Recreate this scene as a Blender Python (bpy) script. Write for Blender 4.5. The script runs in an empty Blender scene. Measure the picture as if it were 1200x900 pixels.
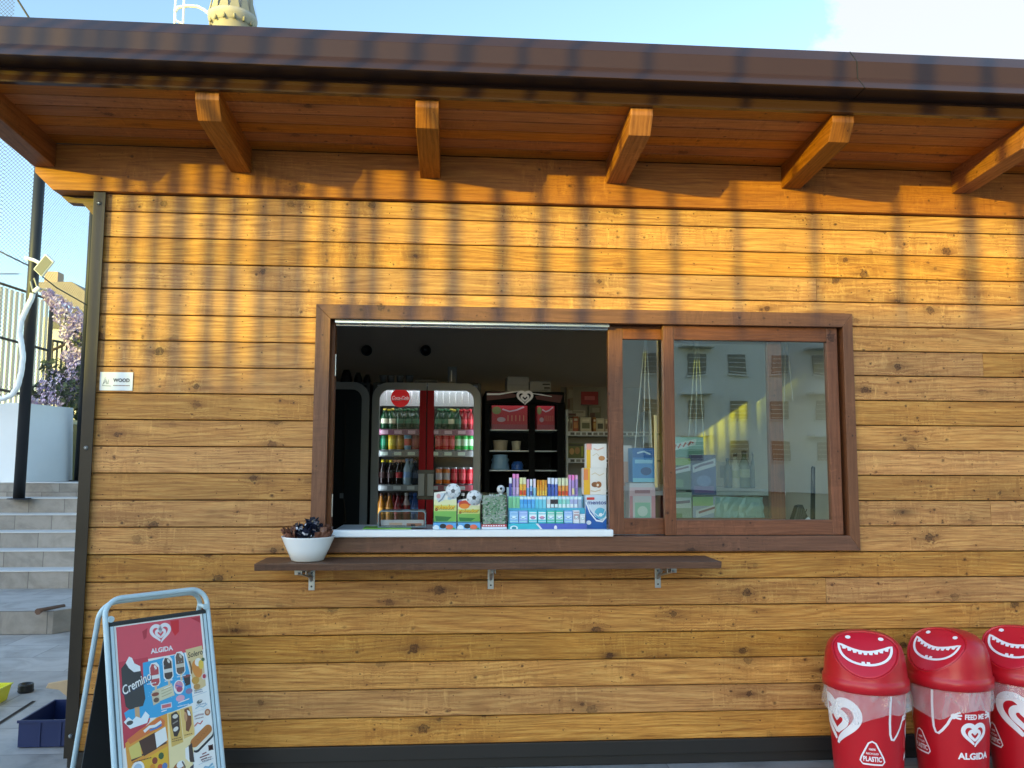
import bpy, bmesh, math, random
import numpy as np
from mathutils import Vector, Matrix
from mathutils.geometry import tessellate_polygon
random.seed(7)
PI = math.pi
R = math.radians
sc = bpy.context.scene
COL = sc.collection

# ------------------------------------------------------------------ camera
YAW, PITCH, ROLL = R(4.2096), R(5.4329), R(0.2376)
FPX = 953.1
CAM = Vector((0, -4.4, 1.54))
GZ = -0.05                      # level of the paving
_cy, _sy, _cp, _sp = math.cos(YAW), math.sin(YAW), math.cos(PITCH), math.sin(PITCH)
FW = Vector((_sy*_cp, _cy*_cp, _sp))
R0 = Vector((_cy, -_sy, 0)); U0 = R0.cross(FW)
RT = math.cos(ROLL)*R0 + math.sin(ROLL)*U0
UP = -math.sin(ROLL)*R0 + math.cos(ROLL)*U0
def ray(px, py): return RT*((px-600)/FPX) + UP*((450-py)/FPX) + FW
def P(px, py, Y=0.0):           # survey point of the photo on the vertical plane y = Y
    d = ray(px, py); return CAM + d*((Y-CAM.y)/d.y)
def G(px, py, Z=GZ):            # survey point of the photo on the level z = Z
    d = ray(px, py); return CAM + d*((Z-CAM.z)/d.z)
cam = bpy.data.cameras.new('camera'); camo = bpy.data.objects.new('camera', cam); COL.objects.link(camo)
cam.sensor_width = 36; cam.lens = FPX/1200*36; cam.clip_end = 2000; cam.clip_start = 0.05
M = Matrix((RT, UP, -FW)).transposed().to_4x4(); M.translation = CAM
camo.matrix_world = M
sc.camera = camo

# ------------------------------------------------------------------ materials
def lin(c):
    return tuple(x/12.92 if x <= .04045 else ((x+.055)/1.055)**2.4 for x in c)
def hx(s):
    s = s.lstrip('#'); return lin(tuple(int(s[i:i+2], 16)/255 for i in (0, 2, 4)))
class NT:
    def __init__(s, m):
        s.t = m.node_tree; s.n = s.t.nodes; s.l = s.t.links
    def new(s, kind, **kw):
        n = s.n.new(kind)
        for k, v in kw.items(): setattr(n, k, v)
        return n
    def link(s, a, b): s.l.new(a, b)
    def math(s, op, a, b=None, c=None, clamp=False):
        n = s.n.new('ShaderNodeMath'); n.operation = op; n.use_clamp = clamp
        for i, v in enumerate((a, b, c)):
            if v is None: continue
            if isinstance(v, (int, float)): n.inputs[i].default_value = v
            else: s.l.new(v, n.inputs[i])
        return n.outputs[0]
    def mix(s, f, a, b, blend='MIX'):
        n = s.n.new('ShaderNodeMix'); n.data_type = 'RGBA'; n.blend_type = blend; n.clamp_factor = True
        for sock, v in ((n.inputs[0], f), (n.inputs[6], a), (n.inputs[7], b)):
            if isinstance(v, (int, float)): sock.default_value = v
            elif isinstance(v, tuple): sock.default_value = (*v[:3], 1)
            else: s.l.new(v, sock)
        return n.outputs[2]
    def ramp(s, f, stops, interp='LINEAR'):
        n = s.n.new('ShaderNodeValToRGB'); n.color_ramp.interpolation = interp
        e = n.color_ramp.elements
        while len(e) < len(stops): e.new(0.5)
        for el, (p, c) in zip(e, stops):
            el.position = p; el.color = (*c[:3], 1)
        s.l.new(f, n.inputs[0]); return n.outputs[0]
    def noise(s, vec, scale, detail=3, rough=.5, dist=0, dim='3D'):
        n = s.n.new('ShaderNodeTexNoise'); n.noise_dimensions = dim
        n.inputs['Scale'].default_value = scale; n.inputs['Detail'].default_value = detail
        n.inputs['Roughness'].default_value = rough; n.inputs['Distortion'].default_value = dist
        if vec is not None: s.l.new(vec, n.inputs['Vector'])
        return n.outputs[0]
    def comb(s, x, y, z=0.0):
        n = s.n.new('ShaderNodeCombineXYZ')
        for i, v in enumerate((x, y, z)):
            if isinstance(v, (int, float)): n.inputs[i].default_value = v
            else: s.l.new(v, n.inputs[i])
        return n.outputs[0]
def newmat(name):
    m = bpy.data.materials.new(name); m.use_nodes = True
    nt = NT(m); b = nt.n['Principled BSDF']; return m, nt, b
_MC = {}
def plain(name, col, rough=.5, metal=0.0, var=.12, scale=8, bump=0.0, spec=.5, emis=0.0, sub=0.0, bscale=None):
    """painted / moulded / coated surface: colour with slight noise mottling and uneven roughness"""
    if name in _MC: return _MC[name]
    c = hx(col) if isinstance(col, str) else col
    m, nt, b = newmat(name)
    tc = nt.new('ShaderNodeTexCoord').outputs['Object']
    n = nt.noise(tc, scale, 4, .6)
    f = nt.math('MULTIPLY_ADD', n, 2*var, 1-var)
    col_ = nt.mix(1.0, c, nt.comb(f, f, f), 'MULTIPLY')
    nt.link(col_, b.inputs['Base Color'])
    nt.link(nt.math('MULTIPLY_ADD', n, .2, max(.02, rough-.1)), b.inputs['Roughness'])
    b.inputs['Metallic'].default_value = metal; b.inputs['Specular IOR Level'].default_value = spec
    if bump:
        bn = nt.new('ShaderNodeBump'); bn.inputs['Strength'].default_value = bump; bn.inputs['Distance'].default_value = .01
        nt.link(nt.noise(tc, bscale or scale*6, 4, .6), bn.inputs['Height']); nt.link(bn.outputs[0], b.inputs['Normal'])
    if emis:
        b.inputs['Emission Color'].default_value = (*c, 1); b.inputs['Emission Strength'].default_value = emis
    _MC[name] = m; return m
def ink(col, rough=.45):
    return plain('print_' + col.lstrip('#'), col, rough, var=.05, scale=30)

def wood(name, light, mid, dark, knotc, ru=1.9, rv=6.0, knots=.55, rough=.5, fig=.5, tint=.35, weather=.2, con=1.0):
    m, nt, b = newmat(name)
    uv = nt.new('ShaderNodeUVMap'); uv.uv_map = 'UVMap'
    sep = nt.new('ShaderNodeSeparateXYZ'); nt.link(uv.outputs[0], sep.inputs[0])
    u, v = sep.outputs[0], sep.outputs[1]
    at = nt.new('ShaderNodeAttribute'); at.attribute_name = 'rnd'
    sr = nt.new('ShaderNodeSeparateColor'); nt.link(at.outputs['Color'], sr.inputs[0])
    ra, rb = sr.outputs[0], sr.outputs[1]
    def knotlayer(su, sv, amt, rmin, rmax, push):
        vo = nt.new('ShaderNodeTexVoronoi'); vo.voronoi_dimensions = '2D'; vo.inputs['Scale'].default_value = 1; vo.inputs['Randomness'].default_value = .95
        us, vs = nt.math('MULTIPLY', u, su), nt.math('MULTIPLY', v, sv)
        nt.link(nt.comb(us, vs), vo.inputs['Vector'])
        ps = nt.new('ShaderNodeSeparateXYZ'); nt.link(vo.outputs['Position'], ps.inputs[0])
        dx = nt.math('DIVIDE', nt.math('SUBTRACT', us, ps.outputs[0]), su)
        dy = nt.math('DIVIDE', nt.math('SUBTRACT', vs, ps.outputs[1]), sv)
        sc_ = nt.new('ShaderNodeSeparateColor'); nt.link(vo.outputs['Color'], sc_.inputs[0])
        ex = nt.math('GREATER_THAN', sc_.outputs[0], 1-amt)
        r0 = nt.math('MULTIPLY_ADD', sc_.outputs[1], rmax-rmin, rmin)
        wob = nt.math('MULTIPLY_ADD', nt.noise(nt.comb(nt.math('MULTIPLY', u, 55), nt.math('MULTIPLY', v, 55)), 1, 3, .65, 0, '2D'), 1.9, .1)
        d = nt.math('MULTIPLY', nt.math('SQRT', nt.math('ADD', nt.math('MULTIPLY', nt.math('MULTIPLY', dx, dx), .8), nt.math('MULTIPLY', dy, dy))), wob)
        q = nt.math('DIVIDE', d, r0)
        e = nt.math('MULTIPLY', nt.math('EXPONENT', nt.math('MULTIPLY', nt.math('MULTIPLY', q, q), -.16)), ex)
        core = nt.math('MULTIPLY', nt.math('SUBTRACT', 1.25, q, None, True), ex)
        # V-shaped flare: darker reaction wood reaching along the board from the knot
        fl = nt.math('EXPONENT', nt.math('MULTIPLY', nt.math('ADD', nt.math('MULTIPLY', nt.math('MULTIPLY', dx, dx), 150), nt.math('MULTIPLY', nt.math('MULTIPLY', dy, dy), 1400)), -1))
        return dy, e, core, q, nt.math('MULTIPLY', fl, ex), ex
    wh_ = nt.noise(nt.comb(nt.math('MULTIPLY', u, 1.15), nt.math('FLOOR', nt.math('MULTIPLY', ra, 997))), 1.6, 1, .5, 0, '2D')
    whorl = nt.math('MULTIPLY', nt.math('SUBTRACT', wh_, .42), 7, None, True)
    dy, e, core, q, flare, ex = knotlayer(ru, rv, knots, .006, .018, .9)
    dy3, e3, core3, q3, fl3, ex3 = knotlayer(ru*3.2, rv*2.6, .75, .003, .010, .9)
    kw = nt.math('MULTIPLY_ADD', whorl, .85, .15); e = nt.math('MULTIPLY', e, kw); core = nt.math('MULTIPLY', core, kw); flare = nt.math('MULTIPLY', flare, kw); ex = nt.math('MULTIPLY', ex, kw)
    e3 = nt.math('MULTIPLY', e3, whorl); core3 = nt.math('MULTIPLY', core3, whorl)
    dy2, e2, core2, q2, fl2, ex2 = knotlayer(ru*1.7, rv*1.9, knots*.5, .003, .006, .9)
    lowf = nt.noise(nt.comb(nt.math('MULTIPLY', u, 1.1), nt.math('MULTIPLY', v, 5)), 1, 2, .5, 0, '2D')
    v2 = nt.math('SUBTRACT', v, nt.math('MULTIPLY', nt.math('MULTIPLY', dy, e), .9))
    v2 = nt.math('SUBTRACT', v2, nt.math('MULTIPLY', nt.math('MULTIPLY', dy2, e2), .8))
    v2 = nt.math('SUBTRACT', v2, nt.math('MULTIPLY', nt.math('MULTIPLY', dy3, e3), .9))
    wrinkle = nt.noise(nt.comb(nt.math('MULTIPLY', u, 38), nt.math('MULTIPLY', v, 9)), 1, 3, .6, .8, '2D')
    v2 = nt.math('ADD', v2, nt.math('MULTIPLY', nt.math('MULTIPLY', nt.math('SUBTRACT', wrinkle, .5), whorl), .012))
    v2 = nt.math('ADD', v2, nt.math('MULTIPLY', lowf, .03))
    # cathedral figure
    ph = nt.noise(nt.comb(nt.math('MULTIPLY', u, .55), nt.math('MULTIPLY', v2, 5.5)), 1, 2, .5, 0, '2D')
    wv = nt.math('SINE', nt.math('MULTIPLY', nt.math('ADD', nt.math('MULTIPLY', ph, 9), nt.math('MULTIPLY', v2, 42)), 2*PI))
    wv = nt.math('MULTIPLY_ADD', wv, .5, .5)
    wv = nt.math('POWER', wv, 1.7)
    fine = nt.noise(nt.comb(nt.math('MULTIPLY', u, 9), nt.math('MULTIPLY', v2, 300)), 1, 4, .7, .3, '2D')
    streak = nt.noise(nt.comb(nt.math('MULTIPLY', u, 3.2), nt.math('MULTIPLY', v2, 75)), 1, 4, .65, .4, '2D')
    t = nt.math('ADD', nt.math('MULTIPLY', wv, .55*fig), nt.math('ADD', nt.math('MULTIPLY', fine, .5), nt.math('MULTIPLY', streak, .62)))
    c = nt.ramp(nt.math('MULTIPLY', t, .85), [(.52-.2*con, light), (.52, mid), (.52+.24*con, dark)])
    blot = nt.noise(nt.comb(nt.math('MULTIPLY', u, 2.2), nt.math('MULTIPLY', v, 9)), 1, 4, .6, .4, '2D')
    c = nt.mix(nt.math('MULTIPLY', nt.math('MULTIPLY', flare, 1.5), nt.math('POWER', blot, 1.8)), c, knotc)
    wr2 = nt.math('MULTIPLY', nt.math('SUBTRACT', wrinkle, .52, None, True), 4, None, True)
    c = nt.mix(nt.math('MULTIPLY', nt.math('MULTIPLY', wr2, whorl), .42), c, dark)
    wr3 = nt.math('MULTIPLY', nt.math('SUBTRACT', .40, wrinkle, None, True), 5, None, True)
    c = nt.mix(nt.math('MULTIPLY', nt.math('MULTIPLY', wr3, whorl), .5), c, tuple(min(1, x*1.18) for x in light))
    long_ = nt.noise(nt.comb(nt.math('MULTIPLY', u, .8), nt.math('MULTIPLY', v2, 26)), 1, 2, .5, 0, '2D')
    c = nt.mix(nt.math('MULTIPLY', nt.math('SUBTRACT', long_, .58, None, True), 1.8, None, True), c, dark)
    c = nt.mix(nt.math('MULTIPLY', core3, .85), c, knotc)
    c = nt.mix(nt.math('MULTIPLY', nt.math('EXPONENT', nt.math('MULTIPLY', nt.math('POWER', nt.math('SUBTRACT', q, 1.15), 2), -9)), nt.math('MULTIPLY', ex, .75)), c, knotc)
    rings = nt.math('MULTIPLY_ADD', nt.math('SINE', nt.math('MULTIPLY', q, 16)), .18, .72)
    c = nt.mix(nt.math('MULTIPLY', core, rings), c, tuple(x*.8 for x in knotc))
    c = nt.mix(nt.math('MULTIPLY', core2, .9), c, knotc)
    c = nt.mix(nt.math('MULTIPLY', nt.math('SUBTRACT', fine, .57, None, True), 2.2, None, True), c, knotc)
    # board to board tint, slow blotching and dirt
    f = nt.math('ADD', nt.math('MULTIPLY_ADD', ra, tint, 1-tint*.55), nt.math('MULTIPLY_ADD', blot, 2*weather, -weather))
    hs = nt.new('ShaderNodeHueSaturation'); nt.link(c, hs.inputs['Color']); nt.link(f, hs.inputs['Value'])
    nt.link(nt.math('MULTIPLY_ADD', rb, .002, .498), hs.inputs['Hue']); nt.link(nt.math('MULTIPLY_ADD', rb, .12, .94), hs.inputs['Saturation'])
    nt.link(hs.outputs[0], b.inputs['Base Color'])
    nt.link(nt.math('MULTIPLY_ADD', fine, .3, rough-.12), b.inputs['Roughness'])
    b.inputs['Specular IOR Level'].default_value = .35
    bn = nt.new('ShaderNodeBump'); bn.inputs['Strength'].default_value = .35; bn.inputs['Distance'].default_value = .0015
    nt.link(nt.math('ADD', nt.math('MULTIPLY', wv, .5), nt.math('ADD', fine, nt.math('MULTIPLY', core, .6))), bn.inputs['Height'])
    nt.link(bn.outputs[0], b.inputs['Normal'])
    return m

W_WALL = wood('honey_stained_spruce_boards', hx('#d4a25a'), hx('#bc8343'), hx('#8b5629'), hx('#371808'), tint=.3, weather=.28, fig=.25, knots=.8, ru=2.1, con=1.0)
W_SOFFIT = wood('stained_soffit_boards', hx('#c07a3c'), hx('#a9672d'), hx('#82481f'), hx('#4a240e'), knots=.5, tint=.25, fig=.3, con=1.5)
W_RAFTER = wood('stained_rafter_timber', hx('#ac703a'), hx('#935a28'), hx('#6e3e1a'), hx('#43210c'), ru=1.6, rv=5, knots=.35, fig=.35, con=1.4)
W_BEAM = wood('stained_wall_beam', hx('#bf7c2a'), hx('#a2601a'), hx('#783e0f'), hx('#3f200b'), ru=1.4, rv=4, knots=.6, tint=.1, fig=.3, con=1.4)
W_FRAME = wood('walnut_stained_window_timber', hx('#90593a'), hx('#75462b'), hx('#522d1a'), hx('#25110a'), knots=.25, rough=.36, tint=.2, fig=.25, con=1.7)
W_CASING = wood('weathered_brown_casing_timber', hx('#865a40'), hx('#714a34'), hx('#533525'), hx('#2a1710'), knots=.3, rough=.42, tint=.15, fig=.2, con=1.7)
W_SHELF = wood('dark_stained_shelf_timber', hx('#7b5944'), hx('#624534'), hx('#443024'), hx('#1d100b'), knots=.25, rough=.45, tint=.1, fig=.25, con=1.5)

M_BROWN = plain('dark_brown_coated_steel', '#382319', .45, .0, var=.1, scale=3, spec=.08)
_b = M_BROWN.node_tree.nodes['Principled BSDF']; _b.inputs['Coat Weight'].default_value = 1.0; _b.inputs['Coat Roughness'].default_value = .12; _b.inputs['Coat IOR'].default_value = 1.3
M_BLACKM = plain('black_coated_steel', '#252220', .5, .1, var=.2, scale=5)
M_POST = plain('bronze_coated_corner_steel', '#332c24', .36, .35, var=.15, scale=4)
M_GAP = plain('dark_gap_felt', '#1a100a', .95, var=.2)
M_ALU = plain('brushed_aluminium', '#c8cace', .3, .9, var=.06, scale=20)
M_BRASS = plain('dull_brass', '#b8a878', .4, .6, var=.1)
M_STEEL = plain('galvanised_steel', '#a9adb0', .4, .7, var=.15, scale=25)
M_WHITE = plain('white_painted_sill', '#e9ecee', .35, var=.04)
M_WHITEP = plain('white_plastic', '#e6e8ea', .4, var=.04)
M_MELA = plain('white_melamine', '#eef0f2', .25, var=.02)
M_GREYP = plain('grey_plastic', '#7c7c7a', .45, var=.06)
M_DKGREY = plain('dark_grey_plastic', '#26292b', .4, var=.1)
M_BLACK = plain('black_plastic', '#121212', .35, var=.2)
M_INT = plain('interior_wall_paint', '#cdbcab', .8, var=.08, scale=2)
M_PART = plain('cream_partition_paint', '#ded8c6', .7, var=.05, scale=3)
M_INTD = plain('interior_dark_floor', '#2f2a28', .8, var=.2, scale=2)
M_RED = plain('red_moulded_plastic', '#b91522', .34, var=.07, scale=4, bump=.05, bscale=120)
M_REDF = plain('red_flap_plastic', '#c0182d', .3, var=.05, scale=4)
M_PRINTW = plain('white_sticker_print', '#e9e3e6', .45, var=.04)

def pane_mat(name, refl, tint=(1, 1, 1), rough=0.0, fk=1.2):
    m = bpy.data.materials.new(name); m.use_nodes = True; nt = NT(m); nt.n.clear()
    o = nt.new('ShaderNodeOutputMaterial'); t = nt.new('ShaderNodeBsdfTransparent'); g = nt.new('ShaderNodeBsdfGlossy')
    t.inputs[0].default_value = (*tint, 1); g.inputs['Roughness'].default_value = rough
    lw = nt.new('ShaderNodeFresnel'); lw.inputs[0].default_value = 1.5
    geo = nt.new('ShaderNodeNewGeometry')
    tc = nt.new('ShaderNodeTexCoord').outputs['Object']
    bn = nt.new('ShaderNodeBump'); bn.inputs['Strength'].default_value = .03; bn.inputs['Distance'].default_value = .05
    nt.link(nt.noise(tc, 1.6, 1), bn.inputs['Height']); nt.link(bn.outputs[0], g.inputs['Normal'])
    f = nt.math('MULTIPLY_ADD', lw.outputs[0], fk, refl, True)
    mx = nt.new('ShaderNodeMixShader'); nt.link(f, mx.inputs[0]); nt.link(t.outputs[0], mx.inputs[1]); nt.link(g.outputs[0], mx.inputs[2])
    nt.link(mx.outputs[0], o.inputs[0]); return m
M_PANE = pane_mat('double_glazing', .13, (.84, .90, .88))
M_FGLASS = pane_mat('fridge_door_glass', .0, (.97, .98, .98), fk=.08)
M_CLEAR = pane_mat('clear_acrylic', .02, (.93, .95, .95))

# ------------------------------------------------------------------ mesh helpers
class MB:
    """collects faces in world space; wood faces carry uv in metres along the grain and a random tint per board"""
    def __init__(s): s.v = []; s.f = []; s.m = []; s.uv = []; s.rn = []; s.sm = []; s.mats = []
    def mi(s, mat):
        if mat not in s.mats: s.mats.append(mat)
        return s.mats.index(mat)
    def face(s, pts, mat, uvs=None, rn=(0, 0), smooth=False):
        i = len(s.v); s.v += [Vector(p) for p in pts]; s.f.append(list(range(i, i+len(pts)))); s.m.append(s.mi(mat))
        s.uv.append(uvs or [(p[0], p[2]) for p in pts]); s.rn.append(rn); s.sm.append(smooth)
    def box(s, x0, x1, y0, y1, z0, z1, mat, grain='x', rn=None, T=None, skip=()):
        rn = rn or (random.random(), random.random()); ou, ov = rn[0]*53.1+rn[1]*17, rn[1]*31.7+rn[0]*11
        ax = 'xyz'.index(grain)
        c = [Vector((x, y, z)) for x in (x0, x1) for y in (y0, y1) for z in (z0, z1)]
        q = {'-x': (0, 1, 3, 2), '+x': (4, 6, 7, 5), '-y': (0, 4, 5, 1), '+y': (2, 3, 7, 6), '-z': (0, 2, 6, 4), '+z': (1, 5, 7, 3)}
        for k, idx in q.items():
            if k in skip: continue
            pts = [c[i] for i in idx]; na = 'xyz'.index(k[1])
            if na == ax: a, b_ = [(1, 2), (0, 2), (0, 1)][na]; uvs = [(p[a]*.12+ou, p[b_]+ov) for p in pts]
            else:
                o_ = 3-na-ax; uvs = [(p[ax]+ou, p[o_]+ov+na*.37) for p in pts]
            if T is not None: pts = [T @ p for p in pts]
            s.face(pts, mat, uvs, rn)
    def tube(s, pts, r, mat, n=10, closed=False, caps=True, rs=None):
        pts = [Vector(p) for p in pts]; rings = []
        N = len(pts); up = None
        for i, p in enumerate(pts):
            a = pts[(i-1) % N] if (i > 0 or closed) else p; b_ = pts[(i+1) % N] if (i < N-1 or closed) else p
            t = (b_-a).normalized()
            if up is None: up = t.orthogonal().normalized()
            up = (up - t*up.dot(t)).normalized(); w = t.cross(up); rr = rs[i] if rs else r
            rings.append([p + (up*math.cos(2*PI*k/n) + w*math.sin(2*PI*k/n))*rr for k in range(n)])
        for i in range(N if closed else N-1):
            A, B = rings[i], rings[(i+1) % N]
            for k in range(n): s.face([A[k], A[(k+1) % n], B[(k+1) % n], B[k]], mat, smooth=True)
        if caps and not closed: s.face(rings[0][::-1], mat); s.face(rings[-1], mat)
    def lathe(s, prof, mat, n=20, T=None, flat=()):
        """prof: (r, z, material or None)"""
        T = T or Matrix()
        for i in range(len(prof)-1):
            r0, z0 = prof[i][:2]; r1, z1 = prof[i+1][:2]; mm = prof[i][2] if len(prof[i]) > 2 else mat
            for k in range(n):
                a, b_ = 2*PI*k/n, 2*PI*(k+1)/n
                q = []
                for (r, z, g) in ((r0, z0, a), (r0, z0, b_), (r1, z1, b_), (r1, z1, a)):
                    if r < 1e-6 and any(abs(w[0]) < 1e-9 and abs(w[1]) < 1e-9 and abs(w[2]-z) < 1e-9 for w in q): continue
                    q.append((r*math.cos(g) if r > 1e-6 else 0, r*math.sin(g) if r > 1e-6 else 0, z))
                if len(q) > 2: s.face([T @ Vector(w) for w in q], mm, smooth=True)
    def prism(s, poly, axis, a, b_, mat, rn=None, grain=None):
        """poly of 2-D points extruded along an axis ('x': poly is (y,z); 'y': (x,z); 'z': (x,y))"""
        rn = rn or (random.random(), random.random()); ou, ov = rn[0]*53.1+rn[1]*17, rn[1]*31.7+rn[0]*11
        def mk(p, t): return Vector({'x': (t, p[0], p[1]), 'y': (p[0], t, p[1]), 'z': (p[0], p[1], t)}[axis])
        L = [0]
        for i in range(len(poly)): L.append(L[-1] + (Vector(poly[(i+1) % len(poly)])-Vector(poly[i])).length)
        n = len(poly); A = [mk(p, a) for p in poly]; B = [mk(p, b_) for p in poly]
        for i in range(n):
            j = (i+1) % n
            if grain == 'along': uvs = [(a+ou, L[i]+ov), (a+ou, L[i+1]+ov), (b_+ou, L[i+1]+ov), (b_+ou, L[i]+ov)]
            else: uvs = [(L[i]+ou, a+ov), (L[i+1]+ou, a+ov), (L[i+1]+ou, b_+ov), (L[i]+ou, b_+ov)]
            s.face([A[i], A[j], B[j], B[i]], mat, uvs, rn)
        k = 1 if grain != 'along' else .15
        s.face(A[::-1], mat, [(p[0]*k+ou, p[1]+ov) for p in poly[::-1]], rn); s.face(B, mat, [(p[0]*k+ou, p[1]+ov+.3) for p in poly], rn)
    def data(s, name, bevel=0.0, weld=True, segs=2, ang=30):
        me = bpy.data.meshes.new(name)
        me.from_pydata([tuple(v) for v in s.v], [], s.f)
        for m in s.mats: me.materials.append(m)
        me.uv_layers.new(name='UVMap'); me.attributes.new('rnd', 'FLOAT_COLOR', 'CORNER')
        uvl = me.uv_layers['UVMap']; at = me.attributes['rnd']
        li = 0
        for pi, p in enumerate(me.polygons):
            p.material_index = s.m[pi]; p.use_smooth = s.sm[pi]
            for k in range(len(s.f[pi])):
                uvl.data[li].uv = s.uv[pi][k]; at.data[li].color = (s.rn[pi][0], s.rn[pi][1], 0, 1); li += 1
        bm = bmesh.new(); bm.from_mesh(me)
        if weld: bmesh.ops.remove_doubles(bm, verts=bm.verts, dist=1e-5)
        bmesh.ops.recalc_face_normals(bm, faces=bm.faces)
        if bevel:
            es = [e for e in bm.edges if len(e.link_faces) == 2 and e.calc_face_angle(0) > R(ang)]
            bmesh.ops.bevel(bm, geom=es, offset=bevel, segments=segs, profile=.6, affect='EDGES', clamp_overlap=True)
        bm.to_mesh(me); bm.free(); me.update(); return me
    def build(s, name, parent=None, bevel=0.0, weld=True, segs=2, ang=30):
        return link(name, s.data(name, bevel, weld, segs, ang), parent)
_LOC = {}
def link(name, me, parent=None):
    o = bpy.data.objects.new(name, me); COL.objects.link(o)
    if parent is not None:
        o.parent = parent
        o.matrix_parent_inverse = wm(parent).inverted()
    return o
def wm(o):
    m = Matrix.LocRotScale(o.location, o.rotation_euler, o.scale)
    if o.parent is not None: m = wm(o.parent) @ o.matrix_parent_inverse @ m
    return m
def tag(o, label=None, cat=None, group=None, kind=None):
    if label: o['label'] = label
    if cat: o['category'] = cat
    if group: o['group'] = group
    if kind: o['kind'] = kind
    return o
def thing(name, label, cat, loc=(0, 0, 0), group=None):
    o = bpy.data.objects.new(name, None); COL.objects.link(o); o.location = loc; o.empty_display_size = .1
    return tag(o, label, cat, group)
def dup(o, delta=(0, 0, 0), label=None, parent=None):
    c = o.copy(); COL.objects.link(c)
    if parent is not None: c.parent = parent
    else: c.location = o.location + Vector(delta)
    if label: c['label'] = label
    for ch in [x for x in bpy.data.objects if x.parent is o]: dup(ch, parent=c)
    return c
ORD = ['first', 'second', 'third', 'fourth', 'fifth', 'sixth', 'seventh', 'eighth', 'ninth', 'tenth']

_TX = {}
def text2d(st, bold=0.0, shear=0.0):
    key = (st, bold, shear)
    if key in _TX: return _TX[key]
    cu = bpy.data.curves.new('lettering', 'FONT'); cu.body = st; cu.size = 1; cu.resolution_u = 3; cu.offset = bold; cu.shear = shear
    ob = bpy.data.objects.new('lettering', cu); COL.objects.link(ob); bpy.context.view_layer.update()
    me = bpy.data.meshes.new_from_object(ob.evaluated_get(bpy.context.evaluated_depsgraph_get()))
    vs = [(v.co.x, v.co.y) for v in me.vertices]; ps = [list(p.vertices) for p in me.polygons]
    bpy.data.objects.remove(ob); bpy.data.curves.remove(cu); bpy.data.meshes.remove(me)
    xs = [v[0] for v in vs]; ys = [v[1] for v in vs]
    _TX[key] = (vs, ps, min(xs), max(xs), min(ys), max(ys)); return _TX[key]
class Decal:
    """flat print: layered shapes in (u, v) mapped on a surface by fn(u, v, height)"""
    def __init__(s, fn, step=.0004, maxe=None, dl=.12): s.fn = fn; s.t = []; s.step = step; s.maxe = maxe; s.dl = dl; s.k = 0; s.lastk = None
    def poly(s, pts, mat, layer=1):
        for tri in tessellate_polygon([[Vector((p[0], p[1], 0)) for p in pts]]):
            s.t.append(([pts[i][:2] for i in tri], mat, layer))
    def rect(s, x0, y0, x1, y1, mat, layer=1): s.poly([(x0, y0), (x1, y0), (x1, y1), (x0, y1)], mat, layer)
    def ell(s, cx, cy, rx, ry, mat, layer=1, rot=0, n=24, a0=0, a1=2*PI):
        c, sn = math.cos(rot), math.sin(rot); pts = []
        for k in range(n+(0 if a1-a0 > 6.28 else 1)):
            a = a0+(a1-a0)*k/n; x, y = rx*math.cos(a), ry*math.sin(a); pts.append((cx+x*c-y*sn, cy+x*sn+y*c))
        s.poly(pts, mat, layer)
    def stroke(s, pts, w, mat, layer=1, closed=False):
        n = len(pts); L = []; Rr = []
        for i in range(n):
            a = Vector(pts[(i-1) % n] if (i or closed) else pts[i]); b_ = Vector(pts[(i+1) % n] if (i < n-1 or closed) else pts[i])
            t = (b_-a).normalized(); nn = Vector((-t.y, t.x)); ww = (w[i] if isinstance(w, (list, tuple)) else w)/2
            p = Vector(pts[i]); L.append(tuple(p+nn*ww)); Rr.append(tuple(p-nn*ww))
        for i in range(n if closed else n-1):
            j = (i+1) % n
            s.t.append(([L[i], Rr[i], Rr[j]], mat, layer)); s.t.append(([L[i], Rr[j], L[j]], mat, layer))
    def text(s, st, x, y, size, mat, layer=2, bold=.02, shear=0, rot=0, width=None, align='c'):
        vs, ps, x0, x1, y0, y1 = text2d(st, bold, shear)
        k = size/max(.3, (y1-y0)); kx = width/(x1-x0) if width else k
        c, sn = math.cos(rot), math.sin(rot)
        ox = {'c': (x0+x1)/2, 'l': x0, 'r': x1}[align]
        q = [((vx-ox)*kx, (vy-(y0+y1)/2)*k) for vx, vy in vs]
        q = [(x+a*c-b_*sn, y+a*sn+b_*c) for a, b_ in q]
        for p in ps:
            for i in range(1, len(p)-1): s.t.append(([q[p[0]], q[p[i]], q[p[i+1]]], mat, layer))
    def build(s, name, parent=None):
        bm = bmesh.new(); mats = []
        prev = None
        for tri, mat, layer in s.t:
            if (mat, layer) != prev: s.k += 1; prev = (mat, layer)
            layer = layer + s.k*s.dl
            if mat not in mats: mats.append(mat)
            try:
                f = bm.faces.new([bm.verts.new((p[0], p[1], layer)) for p in tri]); f.material_index = mats.index(mat)
            except ValueError: pass
        if s.maxe:
            for _ in range(6):
                es = [e for e in bm.edges if (e.verts[0].co-e.verts[1].co).length > s.maxe]
                if not es: break
                bmesh.ops.subdivide_edges(bm, edges=es, cuts=1)
            bmesh.ops.triangulate(bm, faces=bm.faces)
        for v in bm.verts: v.co = Vector(s.fn(v.co.x, v.co.y, v.co.z*s.step))
        me = bpy.data.meshes.new(name); bm.to_mesh(me); bm.free()
        for m in mats: me.materials.append(m)
        return link(name, me, parent)
def wallmap(o, du, dv, n):
    o, du, dv, n = Vector(o), Vector(du), Vector(dv), Vector(n)
    return lambda u, v, h: o + du*u + dv*v + n*(h+.0006)
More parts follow.
